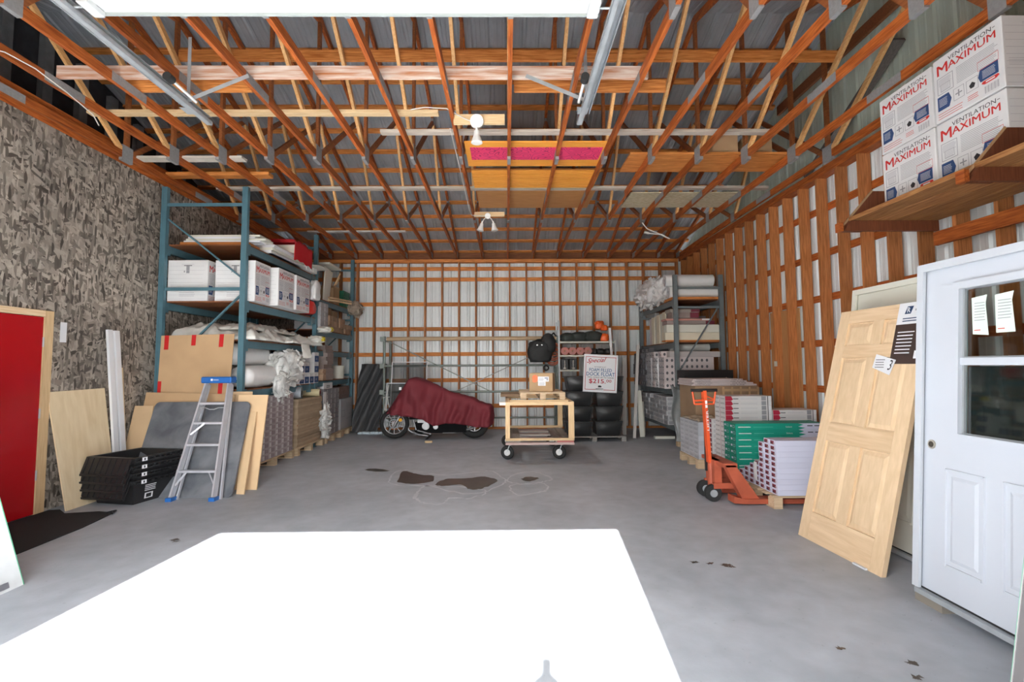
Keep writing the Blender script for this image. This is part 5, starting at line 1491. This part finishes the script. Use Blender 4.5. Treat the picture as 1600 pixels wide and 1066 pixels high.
for c in range(11):
    me = fl_a if c in (0, 1, 3) else (flooring('fl_d', WHITEC, True, 'dots') if c == 2 else (fl_c if c < 6 else fl_b))
    for l in range([5, 6, 5, 6, 6, 6, 6, 5, 6, 6, 6][c]):
        put('flooring_carton', me, (3.46+random.uniform(-.015, .015) if c > 1 else 3.46+.02*c, 9.66+.208*c, Z+.119*l), 'flooring carton, third rack level at right, %s column, %s layer up' % (ORD[c], ORD[l]), 'carton', 'flooring cartons on the third level')
tag(MB().box(3.1, 4.1, 9.57, 9.75, Z+.596, Z+.70).build('long_carton', mat('dark_dotted', (.45, .41, .40), .6), None, bevel=.002), 'long grey pink carton topping the dotted flooring cartons', 'carton')
roll_thing('white_roll', (3.22, 9.95, Z+.715+.075), (4.0, 9.95, Z+.715+.075), .072, mat('pale_grey_roll', (.55, .55, .52), .6, 0, .05, 5), 'narrow pale roll under the second level of the right rack', mcore=BLACKINK)
for i in range(3):
    put('dark_carton', carton_mesh('dkc', .5, .3, .10, [GREYCD, WHITEC], lambda mb, dx, dy, dz: face_left(mb, dx, dy, dz).text('DC', .2, .2, .8, .8, 1, .02)), (3.32, 11.0+.32*i, Z+.716), 'dark carton with pale print atop far flooring cartons, %s from front' % ORD[i], 'carton', 'dark cartons atop the flooring')
# bottom level
Z = RZ[3]+.021
gg = carton_mesh('gg', .90, .225, .088, [mat('mid_grey_carton', (.30, .30, .31), .65, 0, .06, 5, orand=.25), WHITEC, GREYINK],
                 lambda mb, dx, dy, dz: (face_left(mb, dx, dy, dz).frame(.04, .08, .96, .92, .012, 1, tv=.06), face_left(mb, dx, dy, dz).lines(.15, .3, .8, .7, 2, 2), face_front(mb, dx, dy, dz).frame(.02, .08, .98, .92, .006, 1, tv=.06)))
for c in range(9):
    for l in range(6 if c != 4 else 5):
        put('tile_carton', gg, (3.47+random.uniform(-.02, .02), 9.68+.232*c, Z+.0885*l), 'grey tile carton, lowest rack level at right, %s column, %s layer up' % (ORD[c], ORD[l]), 'carton', 'grey tile cartons on the lowest level')

# ------------------------------------------------------------------ right floor stacks
PL2 = PALLET
pallet(3.12, 3.95, 8.85, 9.40, 'wooden pallet under the grey plastic beside the right rack', runner='y')
drape('plastic_sheet', lambda u, v: (2.98+.42*u+.03*math.sin(v*9), 9.25-.25*v-.02*math.sin(u*14+v*5), .14+1.0*(1-v)*(1-.25*u)+.02*noise.noise(Vector((u*5, v*5, 1)))), 24, 30, [mat('grey_film', (.22, .23, .23), .3, 0, .15, 7)], 'grey plastic sheet hanging beside the near rack post', 'plastic sheet')
# stack A: cardboard crate with flats (back)
pallet(3.0, 4.1, 8.12, 8.80, 'wooden pallet under the brown framed crate', runner='y')
T = thing('cardboard_crate', 'brown cardboard crate with film and wooden slats behind the red cartons', 'crate', (3.55, 8.50, .132))
MB().box(-.52, .50, -.36, .36, 0, 1.02).build('carton_body', CARDD, T, bevel=.004)
for i in range(5): MB().box(-.08+.14*i, -.05+.14*i, -.375, -.361, .05, 1.0).build('slat', CARD, T)
MB().box(-.09, .5, -.385, -.376, .93, .97).build('slat', CARD, T)
for i in range(4):
    T = thing('flat_carton', 'flat pinkish carton lying on the brown crate, %s from bottom' % ORD[i], 'carton', (3.53+.02*(i % 2), 8.51, 1.154+.0275*i), random.uniform(-.05, .05), 'flat cartons on the brown crate')
    MB().box(-.54, .50-.08*i, -.38, .34, 0, .026).build('carton_body', PINKC, T)
    mb = MB(); F = Face(mb, (-.54, -.38, 0), (1.0, 0, 0), (0, 0, .026)); F.text('HARDWOOD', .06, .2, .30, .8, 0, .02); F.text('OAK PLANK', .62, .2, .85, .8, 0, .02)
    mb.build('printing', BLACKINK, T)
T = thing('black_box', 'long black box behind the flat pinkish cartons', 'box', (3.56, 9.0, .94))
T.location = (3.56, 9.12, 1.115)
MB().box(-.42, .45, -.20, .20, 0, .28).build('case_body', BLACKP, T, bevel=.006)
MB().cyl((.32, -.203, .14), (.32, -.206, .14), .012, 12).build('badge', WHITE, T)
put('grey_carton', carton_mesh('supp', .8, .42, .98, [GREYCD]), (3.58, 9.13, .133), 'tall grey carton under the long black box', 'carton')
# stack B: grey tile cartons by the jack handle
pallet(2.74, 3.5, 7.33, 8.09, 'wooden pallet under the pale grey cartons behind the pallet jack', runner='y')
sb = carton_mesh('sb', .36, .185, .066, [mat('pale_grey_carton', (.46, .47, .50), .6, 0, .05, 5, orand=.12), WHITEC, GREYINK], lambda mb, dx, dy, dz: (face_left(mb, dx, dy, dz).frame(.03, .06, .97, .94, .01, 1, tv=.05), face_left(mb, dx, dy, dz).lines(.2, .3, .8, .6, 2, 2)))
for c in range(4):
    for l in range(8):
        put('tile_carton', sb, (2.94, 7.43+.19*c, .132+.0665*l), 'pale grey carton behind the pallet jack, %s column, %s layer up' % (ORD[c], ORD[l]), 'carton', 'pale grey cartons behind the jack')
put('carton', carton_mesh('sb2', .36, .74, .5, [GREYC]), (3.31, 7.71, .133), 'grey carton filling the pallet behind the pale grey cartons', 'carton')
drape('plastic_sheet', lambda u, v: (2.78+.5*u, 7.38+.72*v, .672+.05*abs(noise.noise(Vector((u*6, v*6, 4))))+.03*math.sin(v*7)*u), 20, 20, [mat('amber_film', (.50, .42, .32), .25, 0, .2, 9)], 'crumpled film lying over the pale grey cartons', 'plastic sheet')
# stack C: maroon-ended dark stack + white printed ends, red/white cartons
pallet(2.88, 4.12, 6.72, 7.30, 'wooden pallet under the red and white cartons', runner='y')
def redw(mb, dx, dy, dz):
    F = face_front(mb, dx, dy, dz)
    F.rect(.0, .02, .13, .98, 1); F.poly([(.13, .02), (.17, .3), (.13, .98)], 1); F.lines(.17, .35, .30, .65, 1, 2, duty=.5); F.lines(.33, .3, .74, .7, 2, 3, duty=.25)
    F.rect(.78, .06, .88, .94, 4); F.rect(.91, .0, .925, 1, 2); F.rect(.93, .04, .99, .96, 5)
    F = face_left(mb, dx, dy, dz); F.lines(.1, .3, .9, .7, 2, 2, duty=.3)
rwm = [mat('warm_white_carton', (.66, .64, .63), .6, 0, .03, 3, orand=.03), mat('carton_red', (.42, .02, .05), .55), BLACKINK, LILACINK, GREYINK, WHITEC]
rw = carton_mesh('rw', .62, .17, .062, rwm, redw); rw2 = carton_mesh('rw2', .58, .17, .062, rwm, redw)
for c in range(2):
    for l in range(15):
        put('flooring_carton', rw, (3.215, 6.82+.175*c, .132+.0628*l), 'red and white flooring carton, left stack, %s row, %s layer up' % (['front', 'rear'][c], ORD[l]), 'carton', 'red and white cartons, left stack')
    for l in range(12):
        put('flooring_carton', rw2, (3.83, 6.82+.175*c, .132+.0628*l), 'red and white flooring carton, right stack, %s row, %s layer up' % (['front', 'rear'][c], ORD[l]), 'carton', 'red and white cartons, right stack')
we = carton_mesh('we', .12, .10, .066, [mat('warm_white_carton', (.66, .64, .63)), GREYINK, MAROON], lambda mb, dx, dy, dz: (face_front(mb, dx, dy, dz).lines(.15, .2, .85, .8, 3, 1, duty=.35), face_left(mb, dx, dy, dz).rect(.1, .15, .7, .85, 2)))
for c in range(1):
    for l in range(9):
        put('white_end_carton', we, (2.95, 7.20, .132+.0668*l), 'narrow maroon and white carton behind the jack handle, %s layer up' % ORD[l], 'carton', 'narrow white cartons')
# stack D: green cartons
pallet(2.80, 4.0, 6.30, 6.66, 'wooden pallet under the green cartons', runner='y')
def grn(mb, dx, dy, dz):
    F = face_front(mb, dx, dy, dz)
    F.text('HARDWOOD', .03, .42, .16, .56, 1, .01); F.rect(.03, .40, .17, .5, 1, 1); F.rect(.20, .42, .42, .48, 2); F.text('Select', .56, .35, .63, .6, 1)
    F.poly([(.70, .0), (.78, .28), (.70, .5), (.76, .78), (.70, 1), (1, 1), (1, 0)], 3, 1.3)
    F.rect(.80, .55, .86, .68, 4, 2); F.rect(.88, .55, .94, .68, 4, 2)
    F = face_left(mb, dx, dy, dz); F.rect(.02, .03, .98, .97, 5, .8); F.rect(.15, .35, .4, .65, 3, 1.5); F.frame(.55, .3, .85, .7, .03, 3, 1.5)
gm = carton_mesh('green', 1.12, .165, .078, [GREEN, WHITEC, mat('pale_green_print', (.15, .50, .38), .6), WHITEL, BLACKINK, GREENE], grn)
for c in range(2):
    for l in range(8):
        put('flooring_carton', gm, (3.40+random.uniform(-.004, .004), 6.39+.17*c, .132+.0785*l), 'green flooring carton, %s row, %s layer from the pallet' % (['front', 'rear'][c], ORD[l]), 'carton', 'green flooring cartons')
# stack E: lilac-white cartons with maroon end labels
pallet(2.76, 4.02, 5.30, 6.24, 'wooden pallet on the forks under the lilac white cartons', runner='x')
def lil(mb, dx, dy, dz):
    F = face_left(mb, dx, dy, dz); F.rect(.10, .22, .68, .86, 1); F.rect(.62, .30, .82, .62, 2, 1.6); F.rect(.14, .30, .4, .5, 3, 1.6)
lm = carton_mesh('lilac', 1.18, .124, .056, [WHITEL, MAROON, LILACINK, BLACKINK], lil)
cols = [10, 10, 9, 5, 4, 3, 2]
for c, nl in enumerate(cols):
    for l in range(nl):
        if c == 3 and l == 4: pass
        put('flooring_carton', lm, (3.40+(.012 if c > 2 else 0)+random.uniform(-.004, .004), 5.37+.127*c, .132+.0565*l), 'lilac white carton with maroon label, %s column, %s layer up' % (ORD[c], ORD[l]), 'carton', 'lilac white flooring cartons')
tag(MB().box(2.80, 3.3, 5.30+.385, 5.30+.50, .132+.0565*5+.001, .132+.0565*5+.003).box(2.795, 2.80, 5.72, 5.78, .20, .40).build('paper_flap', WHITEC), 'white paper flap hanging on the lilac carton ends', 'paper')
drape('plastic_sheet', lambda u, v: (3.55+.25*u+.02*math.sin(v*7), 5.24-.03*math.sin(u*6)-.04*v, .50-.34*v+.01*math.sin(u*9)), 10, 14, [FOAMW], 'white plastic wrap hanging before the lilac cartons near the pine door', 'plastic sheet')

# ------------------------------------------------------------------ pallet jack
T = thing('pallet_jack', 'orange hand pallet jack with its forks under the lilac carton pallet', 'pallet jack', (2.35, 5.78, 0))
OR2 = mat('faded_orange_paint', (.45, .10, .05), .5, 0, .15, 6)
for y in (5.50, 5.98):
    MB().box(2.52, 3.55, y-.075, y+.075, .02, .07).prism([(2.40, y-.075, .03), (2.52, y-.075, .02), (2.52, y-.075, .07), (2.40, y-.075, .10)], (0, .15, 0)).build('fork', OR2, T, False)
    MB().prism([(2.33, y-.05, .42), (2.44, y-.05, .42), (2.68, y-.05, .07), (2.50, y-.05, .07)], (0, .10, 0)).build('fork_web', OR2, T, False)
MB().box(2.30, 2.46, 5.45, 6.03, .40, .44).box(2.28, 2.36, 5.62, 5.86, .10, .44).box(2.26, 2.5, 5.60, 5.64, .14, .2).box(2.26, 2.5, 5.84, 5.88, .14, .2).build('body', OR2, T, False)
MB().cyl((2.30, 5.74, .14), (2.30, 5.74, .42), .045, 16).build('pump', OR2, T, False)
for y in (5.63, 5.85):
    MB().cyl((2.26, y-.028, .09), (2.26, y+.028, .09), .09, 24).build('steer_wheel', BLACKR, T, False)
    MB().cyl((2.26, y-.034, .09), (2.26, y+.034, .09), .04, 16).build('wheel_hub', GALV, T, False)
MB().beam((2.27, 5.74, .40), (2.235, 5.74, 1.20), .035, .075, up=(0, 1, 0)).build('handle_bar', ORANGE, T, False)
mb = MB(); F = Face(mb, (2.272, 5.71, .76), (-.015, 0, .34), (-.030, 0, -.0015), .012)
F.text('LIFTER', .0, .1, .66, .9, 0, .012); F.rect(.74, .1, .84, .9, 0); F.rect(.87, .1, .98, .9, 0)
mb.build('handle_lettering', WHITE, T, False)
mb = MB(); y_ = 5.74
for a, b in (((2.125, 1.05), (2.105, 1.20)), ((2.345, 1.05), (2.37, 1.20)), ((2.125, 1.05), (2.345, 1.05)), ((2.12, 1.09), (2.35, 1.09))):
    mb.cyl((a[0], y_, a[1]), (b[0], y_, b[1]), .011, 8)
mb.cyl((2.24, y_, 1.15), (2.36, y_, 1.10), .008, 8)
mb.build('handle_loop', ORANGE, T, False)
MB().cyl((2.09, y_, 1.205), (2.385, y_, 1.205), .019, 12).build('grip', BLACKP, T, False)
MB().box(2.245, 2.27, 5.77, 5.80, .3, .8).build('control_rod', BLACKP, T, False)

# ------------------------------------------------------------------ pine six-panel door
def panel_door(T, bl, br, tr, tl, th, m_v, m_h, panels, stile=.11, matside=None, rails=None):
    """stile-and-rail door built on the leaning plane; u across, v up (0..1)"""
    bl, br, tr, tl = map(Vector, (bl, br, tr, tl))
    U = br-bl; V = tl-bl; N = U.cross(V).normalized()
    W, H = U.length, V.length; u = U.normalized(); v = V.normalized()
    def P(a, b, k=0): return bl+u*a+v*b+N*k
    def slab(nm, a0, a1, b0, b1, k0, k1, m):
        mb = MB(); vs = [P(a0, b0, k0), P(a1, b0, k0), P(a1, b1, k0), P(a0, b1, k0), P(a0, b0, k1), P(a1, b0, k1), P(a1, b1, k1), P(a0, b1, k1)]
        mb.add(vs, [(3, 2, 1, 0), (4, 5, 6, 7), (0, 1, 5, 4), (1, 2, 6, 5), (2, 3, 7, 6), (3, 0, 4, 7)]); return mb.build(nm, m, T, False)
    return P, slab, W, H, N
T = thing('pine_door', 'unfinished clear pine six-panel door leaning against the white doors', 'door', (2.6, 4.1, 0))
P_, slab, W_, H_, N_ = panel_door(T, (2.56, 4.53, 0), (2.62, 3.62, 0), (3.13, 3.66, 1.97), (3.07, 4.57, 1.97), .035, None, None, None)
H_ = 2.03; th = -.035; s_ = .115
slab('stile', 0, s_, 0, H_, th, 0, PINE); slab('stile', W_-s_, W_, 0, H_, th, 0, PINE)
mid = W_/2
rails_ = [(0, .235), (.86, 1.02), (1.60, 1.71), (H_-.115, H_)]
for a, b in rails_: slab('rail', s_+.001, W_-s_-.001, a, b, th, 0, PINEH)
for a, b in ((.235, .86), (1.02, 1.60), (1.71, H_-.115)):
    slab('mullion', mid-.055, mid+.055, a+.001, b-.001, th, 0, PINE)
    for (x0_, x1_) in ((s_, mid-.055), (mid+.055, W_-s_)):
        pn = slab('panel', x0_+.001, x1_-.001, a+.001, b-.001, -.026, -.014, PINE)
        mb = MB(); o1, o2 = .012, .045
        A = [P_(x0_+o1, a+o1, -.0138), P_(x1_-o1, a+o1, -.0138), P_(x1_-o1, b-o1, -.0138), P_(x0_+o1, b-o1, -.0138)]
        B = [P_(x0_+o2, a+o2, -.003), P_(x1_-o2, a+o2, -.003), P_(x1_-o2, b-o2, -.003), P_(x0_+o2, b-o2, -.003)]
        mb.add(A+B, [(0, 1, 5, 4), (1, 2, 6, 5), (2, 3, 7, 6), (3, 0, 4, 7), (4, 5, 6, 7)])
        c_ = mb.build('raised_field', PINE, T, False)
# label wrap on the top right corner and the small tag
mb = MB(); Fd = Face(mb, P_(0, 0), (P_(W_, 0)-P_(0, 0)), (P_(0, H_)-P_(0, 0)), .0022)
Fd.rect(.70, .915, 1.0, 1.0, 0); Fd.rect(.70, .76, 1.0, .915, 1); Fd.lines(.735, .80, .90, .895, 7, 0, 2, .3); Fd.rect(.93, .78, .99, .81, 0, 2)
Fd.rect(.93, .895, .99, .905, 4, 2)
Fd.poly([(.77, .955), (.83, .955), (.85, .985), (.79, .985)], 2, 2); Fd.text('R', .795, .96, .825, .98, 0, .02, k=3)
Fd.lines(.76, .925, .96, .945, 2, 2, 2, .4); Fd.lines(.87, .965, .97, .975, 1, 3, 2, .8)
mb.build('door_label', [WHITE, mat('dark_brown_label', (.055, .035, .03), .5), mat('label_navy', (.02, .05, .12), .5), GREYINK, mat('label_green', (.05, .25, .12), .5)], T, False)
mb = MB(); Fd.mb = mb; Fd.off = .006
Fd.poly([(.53, .745), (.73, .715), (.77, .775), (.55, .80)], 0, 1); Fd.lines(.56, .745, .66, .785, 4, 1, 1.4, .25); Fd.text('3', .70, .735, .745, .775, 1, .0, .3, 1.5)
mb.build('price_tag', [WHITE, BLACKINK], T, False)
MB().beam(P_(W_-.25, .005, .01), P_(W_-.12, .005, .015), .02, .012).build('shim', WHITE, T, False)

# ------------------------------------------------------------------ white doors on the right
def white_unit(name, lab, bl, br, tr, tl, glass):
    T = thing(name, lab, 'door', bl)
    P_, slab, W_, H_, N_ = panel_door(T, bl, br, tr, tl, .04, None, None, None)
    if glass:
        WJ = mat('white_frame', (.53, .56, .60), .35)
    else: WJ = CREAM
    J = .11
    # frame: jambs, head, sill
    slab('jamb', 0, .03, .0, H_, -J, 0, WJ); slab('jamb', W_-.03, W_, 0, H_, -J, 0, WJ)
    slab('brickmould', .0, .05, .03, H_, .001, .02, WJ); slab('head', .031, W_-.031, H_-.03, H_, -J, 0, WJ); slab('brickmould', .051, W_, H_-.05, H_, .001, .02, WJ)
    slab('sill', .031, W_-.031, .0, .028, -J, .03, GALV); slab('weather_strip', .035, W_-.035, .029, .037, -.05, -.012, BLACKR)
    a0, a1, b0, b1 = .036, W_-.036, .038, H_-.034
    SL = mat('white_steel_door', (.53, .56, .61), .35, 0, .01, 2) if glass else CREAM
    return T, P_, slab, W_, H_, a0, a1, b0, b1, SL
T, P_, slab, W_, H_, a0, a1, b0, b1, SL = white_unit('entry_door', 'white prehung steel door with two-pane window at the right edge', (2.60, 3.30, .06), (2.60, 2.33, .06), (2.80, 2.38, 2.15), (2.80, 3.35, 2.15), True)
g0, g1, gb, gt = .30, .82, 1.02, 1.90
slab('door_slab', a0, g0-.0, b0, b1, -.055, -.014, SL); slab('door_slab', g1, a1, b0, b1, -.055, -.014, SL)
slab('door_slab', g0, g1, b0, gb, -.055, -.014, SL); slab('door_slab', g0, g1, gt, b1, -.055, -.014, SL)
for (x0_, x1_, y0_, y1_) in ((g0-.045, g0+.0, gb-.045, gt+.045), (g1, g1+.045, gb-.045, gt+.045), (g0, g1, gb-.045, gb), (g0, g1, gt, gt+.045)):
    slab('lite_frame', x0_, x1_, y0_, y1_, -.0135, .006, SL)
zm = 1.455
slab('glazing_bar', g0, g1, zm-.022, zm+.022, -.030, -.006, SL)
GF = mat('grey_lite_bead', (.30, .32, .33), .4)
for (q0, q1) in ((gb, zm-.022), (zm+.022, gt)):
    slab('glass_pane', g0+.008, g1-.008, q0+.008, q1-.008, -.038, -.034, GLASSD)
    slab('bead', g0, g0+.012, q0, q1, -.045, -.020, GF); slab('bead', g0+.012, g1, q0, q0+.010, -.045, -.020, GF)
slab('insect_screen', g0+.01, g1-.01, gb+.01, zm-.024, -.052, -.050, mat('dark_screen', (.02, .022, .022), .6, alpha=.8))
def emboss(x0_, x1_, y0_, y1_):
    mb = MB(); t = .014
    for (p, q, r, s) in ((x0_, x0_+t, y0_, y1_), (x1_-t, x1_, y0_, y1_), (x0_+t, x1_-t, y0_, y0_+t), (x0_+t, x1_-t, y1_-t, y1_)):
        A = [P_(p, r, -.0138), P_(q, r, -.0138), P_(q, s, -.0138), P_(p, s, -.0138)]
        B = [P_(p+.004, r+.004*(q-p < s-r), -.005), P_(q-.004, r+.004*(q-p < s-r), -.005), P_(q-.004, s-.004*(q-p < s-r), -.005), P_(p+.004, s-.004*(q-p < s-r), -.005)]
        mb.add(A+B, [(0, 1, 5, 4), (1, 2, 6, 5), (2, 3, 7, 6), (3, 0, 4, 7), (4, 5, 6, 7)])
    A = [P_(x0_+.04, y0_+.04, -.0138), P_(x1_-.04, y0_+.04, -.0138), P_(x1_-.04, y1_-.04, -.0138), P_(x0_+.04, y1_-.04, -.0138)]
    B = [P_(x0_+.06, y0_+.06, -.007), P_(x1_-.06, y0_+.06, -.007), P_(x1_-.06, y1_-.06, -.007), P_(x0_+.06, y1_-.06, -.007)]
    mb.add(A+B, [(0, 1, 5, 4), (1, 2, 6, 5), (2, 3, 7, 6), (3, 0, 4, 7), (4, 5, 6, 7)])
    mb.build('embossed_panel', SL, T, False)
emboss(.20, .46, .22, .80); emboss(.56, .82, .22, .80)
mb = MB(); mb.cyl(P_(.10, .93, -.0135), P_(.10, .93, -.006), .028, 20); mb.build('lock_bore', mat('brass_bore', (.45, .42, .36), .4, .5), T, False)
mb = MB(); mb.cyl(P_(.10, .93, -.006), P_(.10, .93, -.004), .018, 20); mb.build('bore_hole', mat('dark_hole', (.05, .04, .03), .8), T, False)
for (u0_, u1_, s0) in ((.345, .445, 0), (.49, .60, .01)):
    mb = MB(); Fd = Face(mb, P_(0, 0, -.033), (P_(1, 0)-P_(0, 0)), (P_(0, 1)-P_(0, 0)), .001)
    Fd.poly([(u0_+.01, 1.62), (u1_+.01, 1.61+s0), (u1_-.01, 1.80), (u1_, 1.85), (u0_, 1.84)], 0); Fd.lines(u0_+.02, 1.70, u1_-.01, 1.82, 7, 1, 2, .25); Fd.rect(u0_+.02, 1.64, u0_+.06, 1.645, 2, 2)
    mb.build('window_sticker', [mat('pale_green_sticker', (.66, .78, .68), .6), GREYINK, REDINK], T, False)
tag(MB().box(2.60, 2.72, 3.10, 3.30, 0, .058).build('support_block', [mat('grey_wood_block', (.25, .22, .18), .8)]), 'grey wood block under the left corner of the entry door', 'block')
tag(MB().box(2.60, 2.72, 2.40, 2.55, 0, .058).build('support_block', [mat('grey_wood_block', (.25, .22, .18))]), 'grey wood block under the right part of the entry door', 'block')
T, P_, slab, W_, H_, a0, a1, b0, b1, SL = white_unit('entry_door', 'cream white prehung door standing behind the pine door', (3.06, 4.72, .01), (3.06, 3.80, .01), (3.33, 3.84, 2.19), (3.33, 4.76, 2.19), False)
slab('door_slab', a0, a1, b0, b1, -.055, -.014, CREAM)
emboss(.16, .43, .25, .85); emboss(.52, .80, .25, .85); emboss(.16, .80, 1.0, 1.95)

# ------------------------------------------------------------------ foreground pieces
T = thing('white_door_slab', 'white door slab with green edge leaning at the left foreground', 'door', (-3.38, 3.0, 0))
P_, slab, W_, H_, N_ = panel_door(T, (-3.36, 2.75, 0), (-3.36, 3.66, 0), (-3.98, 3.62, 1.94), (-3.98, 2.71, 1.94), .04, None, None, None)
slab('slab', 0, W_-.006, .0, H_, -.04, 0, mat('weathered_white', (.62, .64, .64), .5, 0, .12, 5)); slab('edge_strip', W_-.005, W_, 0, H_, -.04, .001, mat('green_edge', (.12, .42, .25), .5))
slab('foil_corner', W_-.22, W_-.10, .02, .06, .0012, .003, mat('foil', (.35, .36, .40), .3, .6))
T = thing('white_window_frame', 'white frame edge standing in the right foreground', 'frame', (2.1, 1.7, 0))
P_, slab, W_, H_, N_ = panel_door(T, (1.876, 2.0, 0), (1.876, 1.15, 0), (2.25, 1.15, 2.0), (2.25, 2.0, 2.0), .06, None, None, None)
slab('edge_bead', 0, .005, 0, H_, -.06, .002, mat('pale_bead', (.40, .38, .38), .6)); slab('stile', .0055, .045, 0, H_, -.06, 0, mat('taupe_stile', (.15, .14, .14), .6)); slab('edge_bead', .0455, .052, 0, H_, -.06, .002, mat('pale_bead', (.40, .38, .38))); slab('stile', .0525, .0705, 0, H_, -.06, 0, mat('grey_stile', (.27, .28, .27), .6)); slab('stile', W_-.07, W_, 0, H_, -.06, 0, mat('grey_stile', (.27, .28, .27)))
slab('rail', .071, W_-.071, 0, .08, -.06, 0, WHITE); slab('rail', .071, W_-.071, H_-.08, H_, -.06, 0, WHITE); slab('panel', .071, W_-.071, .081, H_-.081, -.04, -.02, mat('grey_stile', (.27, .28, .27)))
slab('edge_strip', -.004, -.0005, 0, H_, -.06, 0, mat('green_edge', (.12, .42, .25)))
# photographer's tripod behind the view point: it throws the small shadow on the sunlit floor
T = thing('camera_tripod', 'tripod standing in the doorway behind the viewpoint', 'tripod', (0, -.2, 0))
MB().box(-.068, -.013, -.24, -.20, 1.94, 2.03).build('flash_head', BLACKP, T, False)
MB().prism([(-.068, -.2, 1.94), (-.013, -.2, 1.94), (.05, -.2, 1.87), (.05, -.2, 1.72), (-.13, -.2, 1.72), (-.13, -.2, 1.87)], (0, -.08, 0)).build('camera_body', BLACKP, T, False)
MB().cyl((-.04, -.24, 1.39), (-.04, -.24, 1.72), .015, 8).build('centre_column', BLACKP, T, False)
for k in range(3):
    a = math.radians(-90+120*k)
    MB().cyl((0, -.24, 1.40), (.42*math.cos(a), -.24+.42*math.sin(a), 0), .014, 8).build('leg', BLACKP, T, False)
